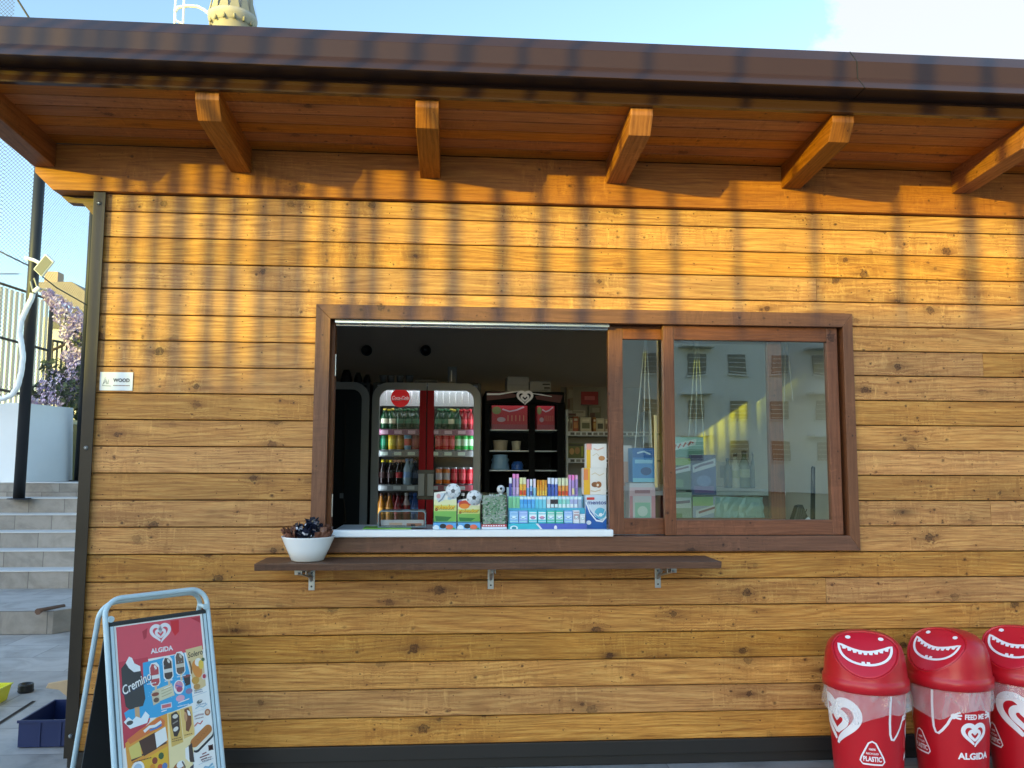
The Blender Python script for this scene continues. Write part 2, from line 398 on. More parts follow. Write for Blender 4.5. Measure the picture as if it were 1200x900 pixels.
def heart_pts(cx, cy, s, t0=0, t1=2*PI, n=60):
    o = []
    for k in range(n+1):
        t = t0+(t1-t0)*k/n
        o.append((cx+s*16*math.sin(t)**3/17, cy+s*(13*math.cos(t)-5*math.cos(2*t)-2*math.cos(3*t)-math.cos(4*t)+2.5)/17))
    return o
def heart_logo(D, cx, cy, s, mat, layer=1):
    """two nested open heart strokes, the outer one ending in a tail"""
    n = 60
    w = [s*.34*(0.35+.75*math.sin(min(1, k/n*1.06)*PI)**.6) for k in range(n+1)]
    D.stroke(heart_pts(cx, cy, s*.95, -PI*.86, PI*.985, n), w, mat, layer)
    w2 = [s*.27*(0.4+.7*math.sin(k/n*PI)**.6) for k in range(n+1)]
    D.stroke(heart_pts(cx, cy-.02*s, s*.45, -PI*.97, PI*.97, n), w2, mat, layer)


# ================================================================== THE KIOSK
kiosk = thing('kiosk', 'timber clad snack kiosk with brown gutter, open serving window and fold-down shelf', 'kiosk', (0.5, 0.0, GZ))
XL, XR = -1.905, 4.3
PITCHB = .1396; ZTOP = 2.869
WX0, WX1, WZ0, WZ1 = -.735, 2.245, 1.060, 2.378      # outside of the window casing
b = MB()
rows = [(ZTOP - PITCHB*(k+1), ZTOP - PITCHB*k) for k in range(-1, 20)]
nails = []
for k, (zb, zt) in enumerate(rows):
    zt = min(zt, 2.964)
    spans = [(XL, XR)]
    joint = 2.052 if k in (3, 15, 18) else (3.02 if k in (6, 12) else None)
    if joint: spans = [(XL, joint-.001), (joint+.001, XR)]
    hole = None
    if zb < WZ1-.02 and zt > WZ0+.02:
        hole = (WX0+.03, WX1-.03)
    # rows that only partly pass the opening keep a strip above or below it
    for (a, c) in spans:
        segs = [(a, c, zb, zt)]
        if hole:
            h0, h1 = hole; segs = []
            if a < h0: segs.append((a, min(c, h0), zb, zt))
            if c > h1: segs.append((max(a, h1), c, zb, zt))
            m0, m1 = max(a, h0), min(c, h1)
            if m1 > m0:
                if zt > WZ1-.02 and zb < WZ1-.02 and zt > WZ1-.012: segs.append((m0, m1, WZ1-.02, zt))
                if zb < WZ0+.02 and zt > WZ0+.02: segs.append((m0, m1, zb, WZ0+.02))
        rn = (random.random(), random.random())
        for (x0, x1, z0, z1) in segs:
            if z1-z0 < .02: continue
            dy = random.uniform(-.0008, .0008)
            b.prism([(.018, z0), (.003+dy, z0), (dy, z0+.003), (dy, z1-.0075), (.005, z1-.0048), (.018, z1-.0048)], 'x', x0, x1, W_WALL, rn, 'along')
    for xn in (-1.80, -1.12, -.35, .27, .86, 1.45, 2.0, 2.10, 2.62, 3.2):
        if hole and hole[0]-.03 < xn < hole[1]+.03: continue
        for zz in (zb+.026, zt-.034): nails.append((xn+random.uniform(-.006, .006), zz+random.uniform(-.004, .004)))
b.build('wall_cladding', kiosk)
nb = MB()
for (x, z) in nails:
    nb.face([(x+.0028*math.cos(a), -.0012, z+.0028*math.sin(a)) for a in (0, 1.05, 2.09, 3.14, 4.19, 5.24)], M_GAP)
o = nb.build('nail', kiosk); tag(o, kind='stuff')
# wall body behind the boards, reveals, inner room
b = MB()
for (x0, x1, z0, z1) in ((XL, WX0+.05, GZ+.02, 2.95), (WX1-.05, XR, GZ+.02, 2.95), (WX0+.05, WX1-.05, GZ+.02, WZ0+.05), (WX0+.05, WX1-.05, WZ1-.05, 2.95)):
    b.box(x0, x1, .019, .11, z0, z1, M_GAP)
b.build('wall_core', kiosk)
b = MB()
b.box(XL+.001, XL+.06, .115, 3.02, GZ+.002, 2.93, M_INT); b.box(2.245, 2.325, .141, 3.018, GZ+.021, 2.839, M_PART)
b.box(XL+.001, XR, 3.02, 3.10, GZ+.002, 2.93, M_INT); b.box(XL+.06, XR-.06, .112, 3.018, 2.84, 2.92, M_INT)
b.box(XL+.06, XR-.06, .112, 3.018, GZ+.003, GZ+.02, M_INTD)
b.build('interior_lining', kiosk)
for vx in (430, 499):
    b = MB(); c = P(vx, 411, 3.0)
    n = 20
    b.lathe([(.048, 0), (.048, .03), (.04, .03), (.038, -.004), (0, -.004)], M_DKGREY, n, Matrix.Translation((c.x, 3.0, c.z)) @ Matrix.Rotation(R(90), 4, 'X'))
    b.build('wall_vent', kiosk)
b = MB()
b.box(XL+.001, XR, -.016, .0175, .004, .0765, M_BLACKM); b.box(XL+.001, XR, -.004, .0175, GZ+.004, .0035, M_BLACKM)
b.build('plinth', kiosk, bevel=.003)
b = MB()
b.prism([(-1.918, -.026), (-1.856, -.026), (-1.856, -.02), (-1.910, -.02), (-1.910, .09), (-1.918, .09)], 'z', .052, 2.962, M_POST)
for z in (2.90, 1.60, .16):
    b.lathe([(0, .010), (.006, .010), (.011, .005), (.012, 0)], M_STEEL, 12, Matrix.Translation((-1.887, -.026, z)) @ Matrix.Rotation(R(90), 4, 'X'))
b.build('corner_trim', kiosk, bevel=.002)
# head beam with its chamfered end, and the eaves bracket under it
b = MB()
ze = 3.218
b.prism([(-2.225, ze), (-2.225, 3.06), (-2.13, 2.966), (XR+.4, 2.966), (XR+.4, ze)], 'y', -.03, .10, W_BEAM, (.35, .2))
b.build('head_beam', kiosk, bevel=.004)
b = MB()
b.prism([(-2.126, 2.962), (-2.085, 2.925), (-2.01, 2.922), (-1.955, 2.86), (-1.93, 2.84), (-1.92, 2.84), (-1.92, 2.962)], 'y', .06, .12, W_SHELF, (.1, .6))  # dark shelf timber here stands in for the shade under the eaves
b.build('eaves_bracket', kiosk, bevel=.004)

# roof: sloping soffit boards, rafters, brown fascia and box gutter
def zs(y): return 3.219 + (-.03-y)*.055        # underside of the soffit
roofm = MB()
y0, y1 = -.672, -.03
nb_ = 6
for i in range(nb_):
    a, c = y0+(y1-y0)*i/nb_, y0+(y1-y0)*(i+1)/nb_
    g = .0045
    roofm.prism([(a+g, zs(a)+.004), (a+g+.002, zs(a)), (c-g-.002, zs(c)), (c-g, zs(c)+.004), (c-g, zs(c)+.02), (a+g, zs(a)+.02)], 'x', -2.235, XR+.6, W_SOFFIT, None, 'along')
roofm.prism([(-.672, zs(-.672)+.0205), (3.5, zs(3.5)+.0205+.25), (3.5, zs(3.5)+.36), (-.672, zs(-.672)+.13)], 'x', -2.235, XR+.6, M_GAP)
roof = roofm.build('roof', kiosk)
b = MB()
for X1 in (-2.12, -1.097, -.079, .954, 1.96, 2.97, 3.98):
    c = MB()
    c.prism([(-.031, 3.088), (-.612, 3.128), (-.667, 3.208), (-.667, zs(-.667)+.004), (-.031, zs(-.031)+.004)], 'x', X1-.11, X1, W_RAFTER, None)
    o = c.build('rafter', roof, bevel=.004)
b = MB()
b.prism([(-.674, 3.244), (-.700, 3.245), (-.702, 3.252), (-.687, 3.284), (-.686, 3.318), (-.674, 3.318)], 'x', -2.24, XR+.62, M_BROWN)
b.build('fascia', roof)
gz = [P(600, 86.5, -.80).z, P(600, 75, -.735).z, P(600, 55, -.733).z, P(600, 44, -.67).z]
g = [(-.674, 3.3185), (-.79, gz[0]-.004), (-.80, gz[0]), (-.735, gz[1]), (-.733, gz[2]), (-.67, gz[3]), (-.62, gz[3]+.004), (-.55, gz[3]+.012), (-.55, 3.45), (-.674, 3.42)]
for (xa, xb) in ((-2.25, 1.949), (1.9515, XR+.63)):
    b = MB(); b.prism(g, 'x', xa, xb, M_BROWN); b.build('gutter', roof, bevel=.002, segs=1)
b = MB()
b.prism([(-.8012, gz[0]), (-.7362, gz[1]), (-.7342, gz[2]), (-.671, gz[3]+.0012), (-.665, gz[3]-.004), (-.725, gz[2]), (-.727, gz[1]), (-.79, gz[0])], 'x', 1.9485, 1.952, M_BLACKM)
b.build('gutter_seam', roof)

# ------------------------------------------------------------------ serving window
def plate(bb, poly, ya, yb, mat, grain, rn=None):
    """flat board lying in the wall plane, poly of (x, z), grain along x or z"""
    rn = rn or (random.random(), random.random()); ou, ov = rn[0]*53.1+rn[1]*17, rn[1]*31.7+rn[0]*11
    f = (lambda p: (p[0]+ou, p[2]+ov)) if grain == 'x' else (lambda p: (p[2]+ou, p[0]+ov))
    fe = (lambda p: (p[0]+ou, p[1]+p[2]+ov)) if grain == 'x' else (lambda p: (p[2]+ou, p[1]+p[0]+ov))
    A = [(p[0], ya, p[1]) for p in poly]; B = [(p[0], yb, p[1]) for p in poly]; n = len(poly)
    bb.face(A, mat, [f(p) for p in A], rn); bb.face(B[::-1], mat, [f(p) for p in B[::-1]], rn)
    for i in range(n):
        j = (i+1) % n; q = [A[i], B[i], B[j], A[j]]
        bb.face(q, mat, [fe(p) for p in q], rn)
CW = .078
ix0, ix1, iz0, iz1 = WX0+CW, WX1-CW+.02, WZ0+CW+.003, WZ1-CW
b = MB()
plate(b, [(WX0, WZ1), (ix0, iz1), (ix1, iz1), (WX1, WZ1)], -.024, .004, W_CASING, 'x', (.55, .4))
plate(b, [(WX0, WZ0), (WX1, WZ0), (ix1, iz0), (ix0, iz0)], -.024, .004, W_CASING, 'x', (.2, .1))
plate(b, [(WX0, WZ0), (ix0, iz0), (ix0, iz1), (WX0, WZ1)], -.0235, .004, W_CASING, 'z', (.6, .5))
plate(b, [(WX1, WZ0), (WX1, WZ1), (ix1, iz1), (ix1, iz0)], -.0235, .004, W_CASING, 'z', (.5, .9))
window = b.build('serving_window', kiosk, bevel=.003)
b = MB()
jx0, jx1, jz0, jz1 = ix0-.006, ix1+.006, iz0-.006, iz1+.006
b.box(jx0-.03, jx0, .005, .14, jz0-.03, jz1+.03, W_FRAME, 'z'); b.box(jx1, jx1+.03, .005, .14, jz0-.03, jz1+.03, W_FRAME, 'z')
b.box(jx0, jx1, .005, .14, jz1, jz1+.03, W_FRAME, 'x'); b.box(jx0, jx1, .005, .14, jz0-.03, jz0, W_FRAME, 'x')
b.box(jx0, jx0+.022, .055, .12, jz0, jz1, W_FRAME, 'z')
b.build('jamb', window, bevel=.002)
def sash(x0, x1, ya, yb, st, tr, br):
    c = MB(); z0, z1 = jz0+.008, jz1-.004
    plate(c, [(x0, z0), (x0+st, z0), (x0+st, z1), (x0, z1)], ya, yb, W_FRAME, 'z'); plate(c, [(x1-st, z0), (x1, z0), (x1, z1), (x1-st, z1)], ya, yb, W_FRAME, 'z')
    plate(c, [(x0+st, z1-tr), (x1-st, z1-tr), (x1-st, z1), (x0+st, z1)], ya+.001, yb-.001, W_FRAME, 'x')
    plate(c, [(x0+st, z0), (x1-st, z0), (x1-st, z0+br), (x0+st, z0+br)], ya+.001, yb-.001, W_FRAME, 'x')
    ym = (ya+yb)/2
    s_ = c.build('sliding_sash', window, bevel=.003)
    p = MB(); p.face([(x0+st-.004, ym, z0+br-.004), (x1-st+.004, ym, z0+br-.004), (x1-st+.004, ym, z1-tr+.004), (x0+st-.004, ym, z1-tr+.004)], M_PANE)
    p.build('pane', window)
    return s_
sash(1.166, 2.168, .010, .052, .062, .082, .082)
sash(.868, 1.865, .064, .106, .082, .075, .088)
b = MB()
b.box(jx0+.024, .866, .014, .05, jz1-.022, jz1-.001, M_ALU); b.box(jx0+.024, .866, .066, .10, jz1-.03, jz1-.001, M_ALU)
b.build('track', window, bevel=.002)
for z in (2.06, 1.30):
    b = MB(); b.box(jx0+.0225, jx0+.027, .075, .095, z-.06, z+.06, M_ALU); b.build('strike_plate', window, bevel=.001)
b = MB(); b.box(1.122, 1.138, .056, .0635, 1.40, 1.80, M_BRASS); b.box(1.126, 1.134, .053, .0555, 1.46, 1.58, M_BRASS)
b.build('handle', window, bevel=.003)
b = MB()
b.box(jx0+.001, .868, -.048, .0095, 1.141, 1.178, M_WHITE); b.box(jx0+.024, .866, .0096, .20, 1.128, 1.1480, M_WHITE)
b.build('sill', window, bevel=.006)
# serving shelf on brackets
b = MB()
sx0, sx1, sy, sz = -.952, 1.372, -.30, 1.038
n = 24; top = []
for k in range(n+1):
    x = sx0+(sx1-sx0)*k/n
    top.append((x, sy + .004*math.sin(k*1.3)+.003*math.sin(k*2.9)))
poly = top + [(sx1, -.026), (sx0, -.026)]
A = [(p[0], p[1], sz) for p in poly]; B = [(p[0], p[1]+(.006 if p[1] < -.1 else 0), sz-.034) for p in poly]
b.face(A, W_SHELF, [(p[0], p[1]) for p in A], (.5, .5)); b.face(B[::-1], W_SHELF, [(p[0], p[1]+.5) for p in B[::-1]], (.5, .5))
for i in range(len(poly)):
    j = (i+1) % len(poly); q = [A[i], B[i], B[j], A[j]]; b.face(q, W_SHELF, [(p[0], p[1]+p[2]) for p in q], (.6, .4))
shelf = b.build('shelf', kiosk, bevel=.003, ang=50)
for px, sgn in ((365, -1), (575, 0), (771, 1)):
    c = P(px, 690, -.004); x = c.x; b = MB()
    b.box(x-.016, x+.016, -.006, -.0012, .865, 1.0035, M_STEEL)
    b.box(x-.013, x+.013, -.26, -.0065, .9985, 1.0035, M_STEEL); b.box(x-.013, x-.009, -.25, -.0065, .978, .998, M_STEEL); b.box(x+.009, x+.013, -.25, -.0065, .978, .998, M_STEEL)
    b.tube([(x, -.010, .915), (x+sgn*.012, -.075, .985)], .008, M_STEEL, 8)
    b.tube([(x+sgn*.04, -.20, .978), (x-sgn*.005, -.03, .935)], .006, M_STEEL, 8)
    if sgn: b.box(x+sgn*.045-.016, x+sgn*.045+.016, -.16, -.12, .965, .997, M_STEEL)
    for z in (.885, .955): b.lathe([(0, .004), (.005, .003), (.006, 0)], M_DKGREY, 10, Matrix.Translation((x, -.006, z)) @ Matrix.Rotation(R(90), 4, 'X'))
    b.build('bracket', shelf, bevel=.001, segs=1)
# maker's plate on the cladding
c0, c1 = P(118, 436), P(155.5, 458)
b = MB(); b.box(c0.x, c1.x, -.006, -.0015, c1.z, c0.z, M_WHITEP)
pl = b.build('wall_sign', None, bevel=.001); tag(pl, 'small white WOOD maker plate screwed on the boards beside the corner post', 'sign')
D = Decal(wallmap((c0.x, -.0065, c1.z), (1, 0, 0), (0, 0, 1), (0, -1, 0)))
w, h = c1.x-c0.x, c0.z-c1.z
D.text('WOOD', w*.66, h*.56, h*.2, ink('#3a3432'), bold=.025, width=w*.5)
for k in range(12): D.rect(w*(.42+.042*k), h*.25, w*(.42+.042*k+.03), h*.30, ink('#8a6a55'))
for k in range(3): D.stroke([(w*.1, h*(.3+.02*k)), (w*(.17+.02*k), h*(.72-.1*k)), (w*.22, h*.34), (w*(.28), h*(.6-.1*k))], h*.025, ink('#8a8f9a'))
D.stroke([(w*.08, h*.26), (w*.36, h*.24)], h*.03, ink('#8a8f9a'))
D.build('lettering', pl)

# ================================================================== LIGHT, SKY, GROUND
SAZ, SEL = R(43.0), R(7.3)           # the low sun stands behind the camera to the left
world = bpy.data.worlds.new('World'); sc.world = world; world.use_nodes = True
wn = NT(world); bg = wn.n['Background']
sky = wn.new('ShaderNodeTexSky'); sky.sky_type = 'NISHITA'; sky.sun_disc = False
sky.sun_elevation = SEL; sky.sun_rotation = PI + SAZ
sky.altitude = 50; sky.air_density = 1.0; sky.dust_density = .5; sky.ozone_density = 1.6
tcg = wn.new('ShaderNodeTexCoord').outputs['Generated']
hsn = wn.new('ShaderNodeHueSaturation'); wn.link(sky.outputs[0], hsn.inputs['Color']); hsn.inputs['Saturation'].default_value = 1.0
cdir = (P(1110, 10, 30)-CAM).normalized()
dp = wn.new('ShaderNodeVectorMath'); dp.operation = 'DISTANCE'; wn.link(tcg, dp.inputs[0]); dp.inputs[1].default_value = cdir
cn = wn.noise(tcg, 8.5, 7, .6, .4)
cm = wn.math('SUBTRACT', wn.math('MULTIPLY_ADD', cn, 1.8, -.36), wn.math('MULTIPLY', dp.outputs['Value'], 3.9))
cm = wn.math('MULTIPLY', cm, 5.5, None, True)
cn2 = wn.noise(tcg, 3.2, 5, .6, .3)
wisp = wn.math('MULTIPLY', wn.math('SUBTRACT', cn2, .64, None, True), 1.2, None, True)
cloud = wn.math('MAXIMUM', cm, wisp)
SKYS = .70
# sky gain added on the low sun's side to lift ambient light
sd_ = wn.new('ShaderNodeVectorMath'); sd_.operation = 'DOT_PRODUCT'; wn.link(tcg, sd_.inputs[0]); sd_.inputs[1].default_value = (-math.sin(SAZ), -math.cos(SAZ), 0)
sun_side_fill = wn.math('MULTIPLY_ADD', wn.math('SMOOTH_MIN', wn.math('MAXIMUM', wn.math('ADD', sd_.outputs['Value'], .25), 0), .8, .2), .75, .86)
skg = wn.mix(1.0, hsn.outputs[0], wn.comb(sun_side_fill, sun_side_fill, sun_side_fill), 'MULTIPLY')
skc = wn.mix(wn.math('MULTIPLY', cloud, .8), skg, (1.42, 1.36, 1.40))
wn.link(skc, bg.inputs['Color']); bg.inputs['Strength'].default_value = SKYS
sun = bpy.data.lights.new('sun', 'SUN'); sun.energy = 5.0; sun.angle = R(.53); sun.color = (1.18, 1.03, .02)
so = bpy.data.objects.new('sun', sun); COL.objects.link(so)
sdir = Vector((math.sin(SAZ)*math.cos(SEL), math.cos(SAZ)*math.cos(SEL), -math.sin(SEL)))
so.rotation_euler = (-sdir).to_track_quat('Z', 'Y').to_euler(); so.location = (-10, -12, 8)
sc.view_settings.view_transform = 'Standard'; sc.view_settings.look = 'None'; sc.view_settings.exposure = 0; sc.view_settings.gamma = 1
sc.cycles.use_denoising = True; sc.cycles.max_bounces = 8; sc.cycles.transparent_max_bounces = 16; sc.cycles.sample_clamp_indirect = 4
sc.cycles.caustics_reflective = False; sc.cycles.caustics_refractive = False

def tiles(name, tw, th, base, dark, grout, plane='xy', ofs=(0, 0)):
    """stone-look porcelain tiles: veins, tile-to-tile tint, thin grout lines"""
    m, nt, bs = newmat(name)
    geo = nt.new('ShaderNodeNewGeometry').outputs['Position']
    sp = nt.new('ShaderNodeSeparateXYZ'); nt.link(geo, sp.inputs[0])
    x = sp.outputs[0]; y = {'xy': sp.outputs[1], 'xz': sp.outputs[2]}[plane]
    v = nt.comb(nt.math('ADD', x, ofs[0]), nt.math('ADD', y, ofs[1]))
    br = nt.new('ShaderNodeTexBrick'); nt.link(v, br.inputs['Vector']); br.offset = .5; br.inputs['Scale'].default_value = 1
    br.inputs['Mortar Size'].default_value = .0035; br.inputs['Brick Width'].default_value = tw; br.inputs['Row Height'].default_value = th
    br.inputs['Color1'].default_value = (.82, .82, .82, 1); br.inputs['Color2'].default_value = (1.12, 1.12, 1.12, 1); br.inputs['Mortar'].default_value = (1, 1, 1, 1)
    br.inputs['Mortar Smooth'].default_value = .2
    # shift the stone pattern from tile to tile
    n1 = nt.noise(nt.comb(x, y, nt.math('MULTIPLY', br.outputs['Color'], 40)), 2.6, 6, .62, 1.4)
    n2 = nt.noise(nt.comb(x, y, nt.math('MULTIPLY', br.outputs['Color'], 23)), 9, 5, .6, .5)
    c = nt.ramp(nt.math('ADD', nt.math('MULTIPLY', n1, .7), nt.math('MULTIPLY', n2, .3)), [(.3, dark), (.55, base), (.75, tuple(q*1.15 for q in base))])
    c = nt.mix(1.0, c, br.outputs['Color'], 'MULTIPLY')
    dirt = nt.noise(geo, 1.3, 4, .6)
    c = nt.mix(nt.math('MULTIPLY', dirt, .25), c, tuple(q*.5 for q in base))
    c = nt.mix(br.outputs['Fac'], c, grout)
    nt.link(c, bs.inputs['Base Color'])
    nt.link(nt.math('MULTIPLY_ADD', n2, .25, .38), bs.inputs['Roughness']); bs.inputs['Specular IOR Level'].default_value = .4
    bn = nt.new('ShaderNodeBump'); bn.inputs['Strength'].default_value = .4; bn.inputs['Distance'].default_value = .002; bn.invert = True
    nt.link(nt.math('ADD', br.outputs['Fac'], nt.math('MULTIPLY', n2, .15)), bn.inputs['Height']); nt.link(bn.outputs[0], bs.inputs['Normal'])
    return m
M_TILE = tiles('grey_porcelain_paving', .90, .45, hx('#a3a1a0'), hx('#7e7c7a'), hx('#6a6a6a'), 'xy', (.2, .1))
M_RISER = tiles('grey_porcelain_risers', .42, .60, hx('#958f88'), hx('#716c66'), hx('#55534f'), 'xz', (.1, .07))
M_EARTH = plain('dry_grass_bank', '#75744f', .95, var=.35, scale=1.2, bump=.4)
b = MB(); b.face([(-9, -16, GZ), (12, -16, GZ), (12, 9, GZ), (-9, 9, GZ)], M_TILE)
tag(b.build('paving'), kind='structure')
b = MB(); b.face([(-900, -900, GZ-.6), (900, -900, GZ-.6), (900, 900, GZ-.6), (-900, 900, GZ-.6)], M_EARTH)
tag(b.build('ground'), kind='structure')

# ================================================================== LEFT OF THE KIOSK: steps, wall, nets, flowers
M_NOSE = plain('pale_step_tread', '#bcbdbd', .5, var=.1, scale=6)
steps = thing('tiled_steps', 'grey porcelain tiled steps rising to the white wall left of the kiosk', 'steps', (-5, 5, GZ))
b = MB()
b.prism([(-9, 3.5), (-3.62, 3.5), (-3.15, 4.05), (-2.0, 4.3), (-2.0, 6.0), (-9, 6.0)], 'z', GZ+.002, .155, M_RISER)
b.build('landing', steps, bevel=.004)
b = MB(); b.prism([(-9, 3.498), (-3.619, 3.498), (-3.148, 4.048), (-2.0, 4.298), (-2.0, 6.0), (-9, 6.0)], 'z', .1555, .162, M_TILE); b.build('tread', steps)
z = .162
for k in range(6):
    yk = 4.83+.3*k; zt = .34+.18*k
    b = MB(); b.box(-9, -1.95, yk, yk+(.34 if k < 5 else 4.5), z-.02 if k else .1625, zt, M_RISER); b.build('riser', steps)
    b = MB(); b.box(-9.002, -1.948, yk-.012, yk+.3, zt+.0005, zt+.012, M_NOSE); b.build('tread', steps, bevel=.003)
    z = zt
# white rendered wall with a bend, then the raised bank
M_RENDER = plain('white_rendered_wall', '#dfe3e6', .75, var=.07, scale=2.5, bump=.15)
b = MB()
def wallseg(bb, a, bt, c, ct, th=.2):
    """wall between ground points; a,c = bottoms, bt,ct = tops"""
    n = Vector((c.y-a.y, -(c.x-a.x), 0)).normalized()*-th
    f = [a, c, ct, bt]; k = [p+n for p in f]
    bb.face(f, M_RENDER); bb.face(k[::-1], M_RENDER); bb.face([bt, ct, k[2], k[3]], M_RENDER); bb.face([c, k[1], k[2], ct], M_RENDER); bb.face([a, bt, k[3], k[0]], M_RENDER)
pa, pat = P(24, 563, 6.5), P(24, 472, 6.5); pb, pbt = P(86, 554, 7.65), P(86, 478, 7.65)
wallseg(b, Vector((pa.x, pa.y, 1.0)), pat, Vector((pb.x, pb.y, 1.0)), pbt)
wl = P(0, 472, 6.45)
wallseg(b, Vector((-9, 6.45, 1.0)), Vector((-9, 6.45, wl.z)), Vector((pa.x-.02, 6.48, 1.0)), Vector((pa.x-.02, 6.48, wl.z-.01)))
pc, pct = P(99, 548, 7.9), P(99, 474, 7.9)
wallseg(b, Vector((pc.x, 7.9, 1.0)), pct, Vector((-3.5, 8.1, 1.0)), Vector((-3.5, 8.1, pct.z)))
w = b.build('retaining_wall'); tag(w, 'white rendered low retaining wall at the top of the tiled steps', 'wall')
b = MB()
vs = []
for (x0, x1, y0, y1, z0, z1) in ((-26, -2.2, 7.9, 20, 2.05, 2.7), (-60, 6, 20, 80, 2.7, 5.5)):
    b.face([(x0, y0, z0), (x1, y0, z0), (x1, y1, z1), (x0, y1, z1)], M_EARTH); b.face([(x0, y0, -1), (x1, y0, -1), (x1, y0, z0), (x0, y0, z0)], M_EARTH)
tag(b.build('terrain'), kind='structure')
# safety net: posts, wires, mesh
M_TUBE = plain('dark_galvanised_net_post', '#2a2b2e', .5, .4, var=.25, scale=6)
M_NETC = plain('dark_netting_cord', '#3c3a38', .8, var=.1)
A0 = Vector((P(0, 400, 5.95).x-3, 5.95, 0)); A1 = P(22, 585, 5.95); A2 = P(92, 557, 7.55); A3 = Vector((-2.6, 9.2, 0))
A1.z = 1.06; A2.z = 1.24
posts = []
for q, A, rr, lab in ((0, A1, .065, 'thick dark net post in front of the white wall with a floodlight on it'), (1, A2, .055, 'dark net post standing between the flowers and the kiosk corner')):
    b = MB(); b.tube([A, Vector((A.x+.02, A.y, P(30, 75, A.y).z))], rr, M_TUBE, 14)
    b.lathe([(0, .012), (rr+.06, .012), (rr+.07, 0)], M_TUBE, 14, Matrix.Translation(A))
    p = b.build('net_post'); tag(p, lab, 'post', 'posts of the safety net')
def netpanel(bb, a, c, z0, z1, sp=.05, r=.0030):
    a = Vector((a.x, a.y, 0)); c = Vector((c.x, c.y, 0)); L = (c-a).length; d = (c-a)/L; H = z1-z0
    s = -H
    nrm = Vector((-d.y, d.x, 0))
    while s < L:
        for sg in (1, -1):
            # strand t -> (s+t, t) clipped to the panel
            t0, t1 = max(0, -s), min(H, L-s)
            if t1 > t0:
                u0, u1 = s+t0, s+t1
                if sg < 0: u0, u1 = L-u0, L-u1
                p0 = a+d*u0+Vector((0, 0, z0+t0)); p1 = a+d*u1+Vector((0, 0, z0+t1))
                o1 = nrm*r; o2 = d*r
                bb.face([p0-o1-o2, p0-o1+o2, p1-o1+o2, p1-o1-o2], M_NETC)
        s += sp
b = MB()
zt1 = P(30, 78, 6).z
A0b = Vector((P(17, 10, 5.95).x, 5.95, 0))
netpanel(b, A0, A0b, 2.3, 8.2); netpanel(b, A0b, A1, 2.3, zt1); netpanel(b, A1, A2, 2.3, zt1); netpanel(b, A2, A3, 2.3, zt1); b.tube([P(12, -14, 5.95), P(36, 24, 5.95), P(42, 60, 5.95)], .014, M_NETC, 6)
nt_ = b.build('safety_net', weld=False); tag(nt_, 'fine diamond mesh safety net stretched between tall dark posts against the sky', 'net')
b = MB()
for (pts, r) in (([P(-20, 285, 5.9), P(33, 311, 5.9), P(66, 337, 6.6), P(103, 358, 7.5), P(115, 361, 7.6)], .009), ([P(-15, 321, 5.9), P(22, 321, 5.88)], .006)):
    b2 = MB(); b2.tube(pts, r, M_BLACK, 6)
    o = b2.build('cable'); tag(o, 'black cable sloping down across the net from upper left' if r > .008 else 'short thin black wire level across the left edge to the thick net post', 'cable')
# floodlight on its arm
fl = thing('floodlight', 'white square floodlight on a short arm fixed to the thick dark net post', 'floodlight', tuple(P(30, 303, 5.95)))
c = P(52, 311, 5.75); T = Matrix.Translation(c) @ Matrix.Rotation(R(-30), 4, 'Z') @ Matrix.Rotation(R(-38), 4, 'Y') @ Matrix.Rotation(R(28), 4, 'X')
b = MB(); b.box(-.135, .135, -.02, .02, -.066, .066, M_WHITEP, T=T); b.build('lamp_housing', fl, bevel=.008)
b = MB(); b.box(-.122, .122, -.024, -.0205, -.054, .054, M_GREYP, T=T); b.build('lens', fl)
b = MB(); b.tube([P(30, 302, 5.92), P(40, 305, 5.85), T @ Vector((-.02, .02, .02))], .022, M_WHITEP, 8); b.box(-.03, .03, .021, .05, -.05, .05, M_WHITEP, T=T); b.build('arm', fl)
# white conduit rising along the post
b = MB()
pth = [(-14, 469), (4, 467), (14, 463), (21, 452), (25, 436), (27, 418), (25, 402), (23, 390), (25, 376), (31, 362), (37, 350), (39, 342)]
pts = []
for i in range(len(pth)-1):
    for t in range(4): pts.append(P(pth[i][0]+(pth[i+1][0]-pth[i][0])*t/4, pth[i][1]+(pth[i+1][1]-pth[i][1])*t/4, 5.78))
b.tube(pts, .031, M_WHITEP, 10, rs=[.030+.003*((i % 2)) for i in range(len(pts))])
b.tube([P(39, 343, 5.78), P(36, 330, 5.78), P(40, 326, 5.78), P(44, 338, 5.78), P(55, 340, 5.8)], .012, M_GREYP, 6)
b.tube([P(40, 342, 5.78), P(46, 337, 5.78)], .03, M_WHITEP, 8)
o = b.build('cable_conduit', weld=False); tag(o, 'white corrugated cable conduit curving up the thick dark net post', 'conduit')
# white railings on the bank
M_RAIL = plain('cream_painted_railing', '#cfc9b8', .5, var=.15)
M_IRON = plain('dark_iron_fence', '#3a322c', .6, .2, var=.2)
rl = thing('railing', 'tall cream vertical bar railing on the bank behind the white wall', 'railing', (-9.5, 13.5, 2.3))
b = MB()
a0, a1 = P(-30, 322, 13), P(61, 352, 14.5)
n = 15
for k in range(n+1):
    t = k/n; x, y = a0.x+(a1.x-a0.x)*t, a0.y+(a1.y-a0.y)*t; zt = a0.z+(a1.z-a0.z)*t
    b.box(x-.03, x+.03, y-.012, y+.012, 2.3, zt-.06, M_RAIL)
o = b.build('bar', rl); tag(o, kind='stuff')
b = MB()
for dz in (.0, -1.15, -2.25):
    b.tube([a0+Vector((0, -.03, dz)), a1+Vector((0, -.03, dz))], .032, M_IRON, 6)
for t in (.0, 1.0):
    p = a0.lerp(a1, t); b.tube([p, Vector((p.x, p.y, 2.2))], .05, M_IRON, 6)
b.build('rail', rl, weld=False)
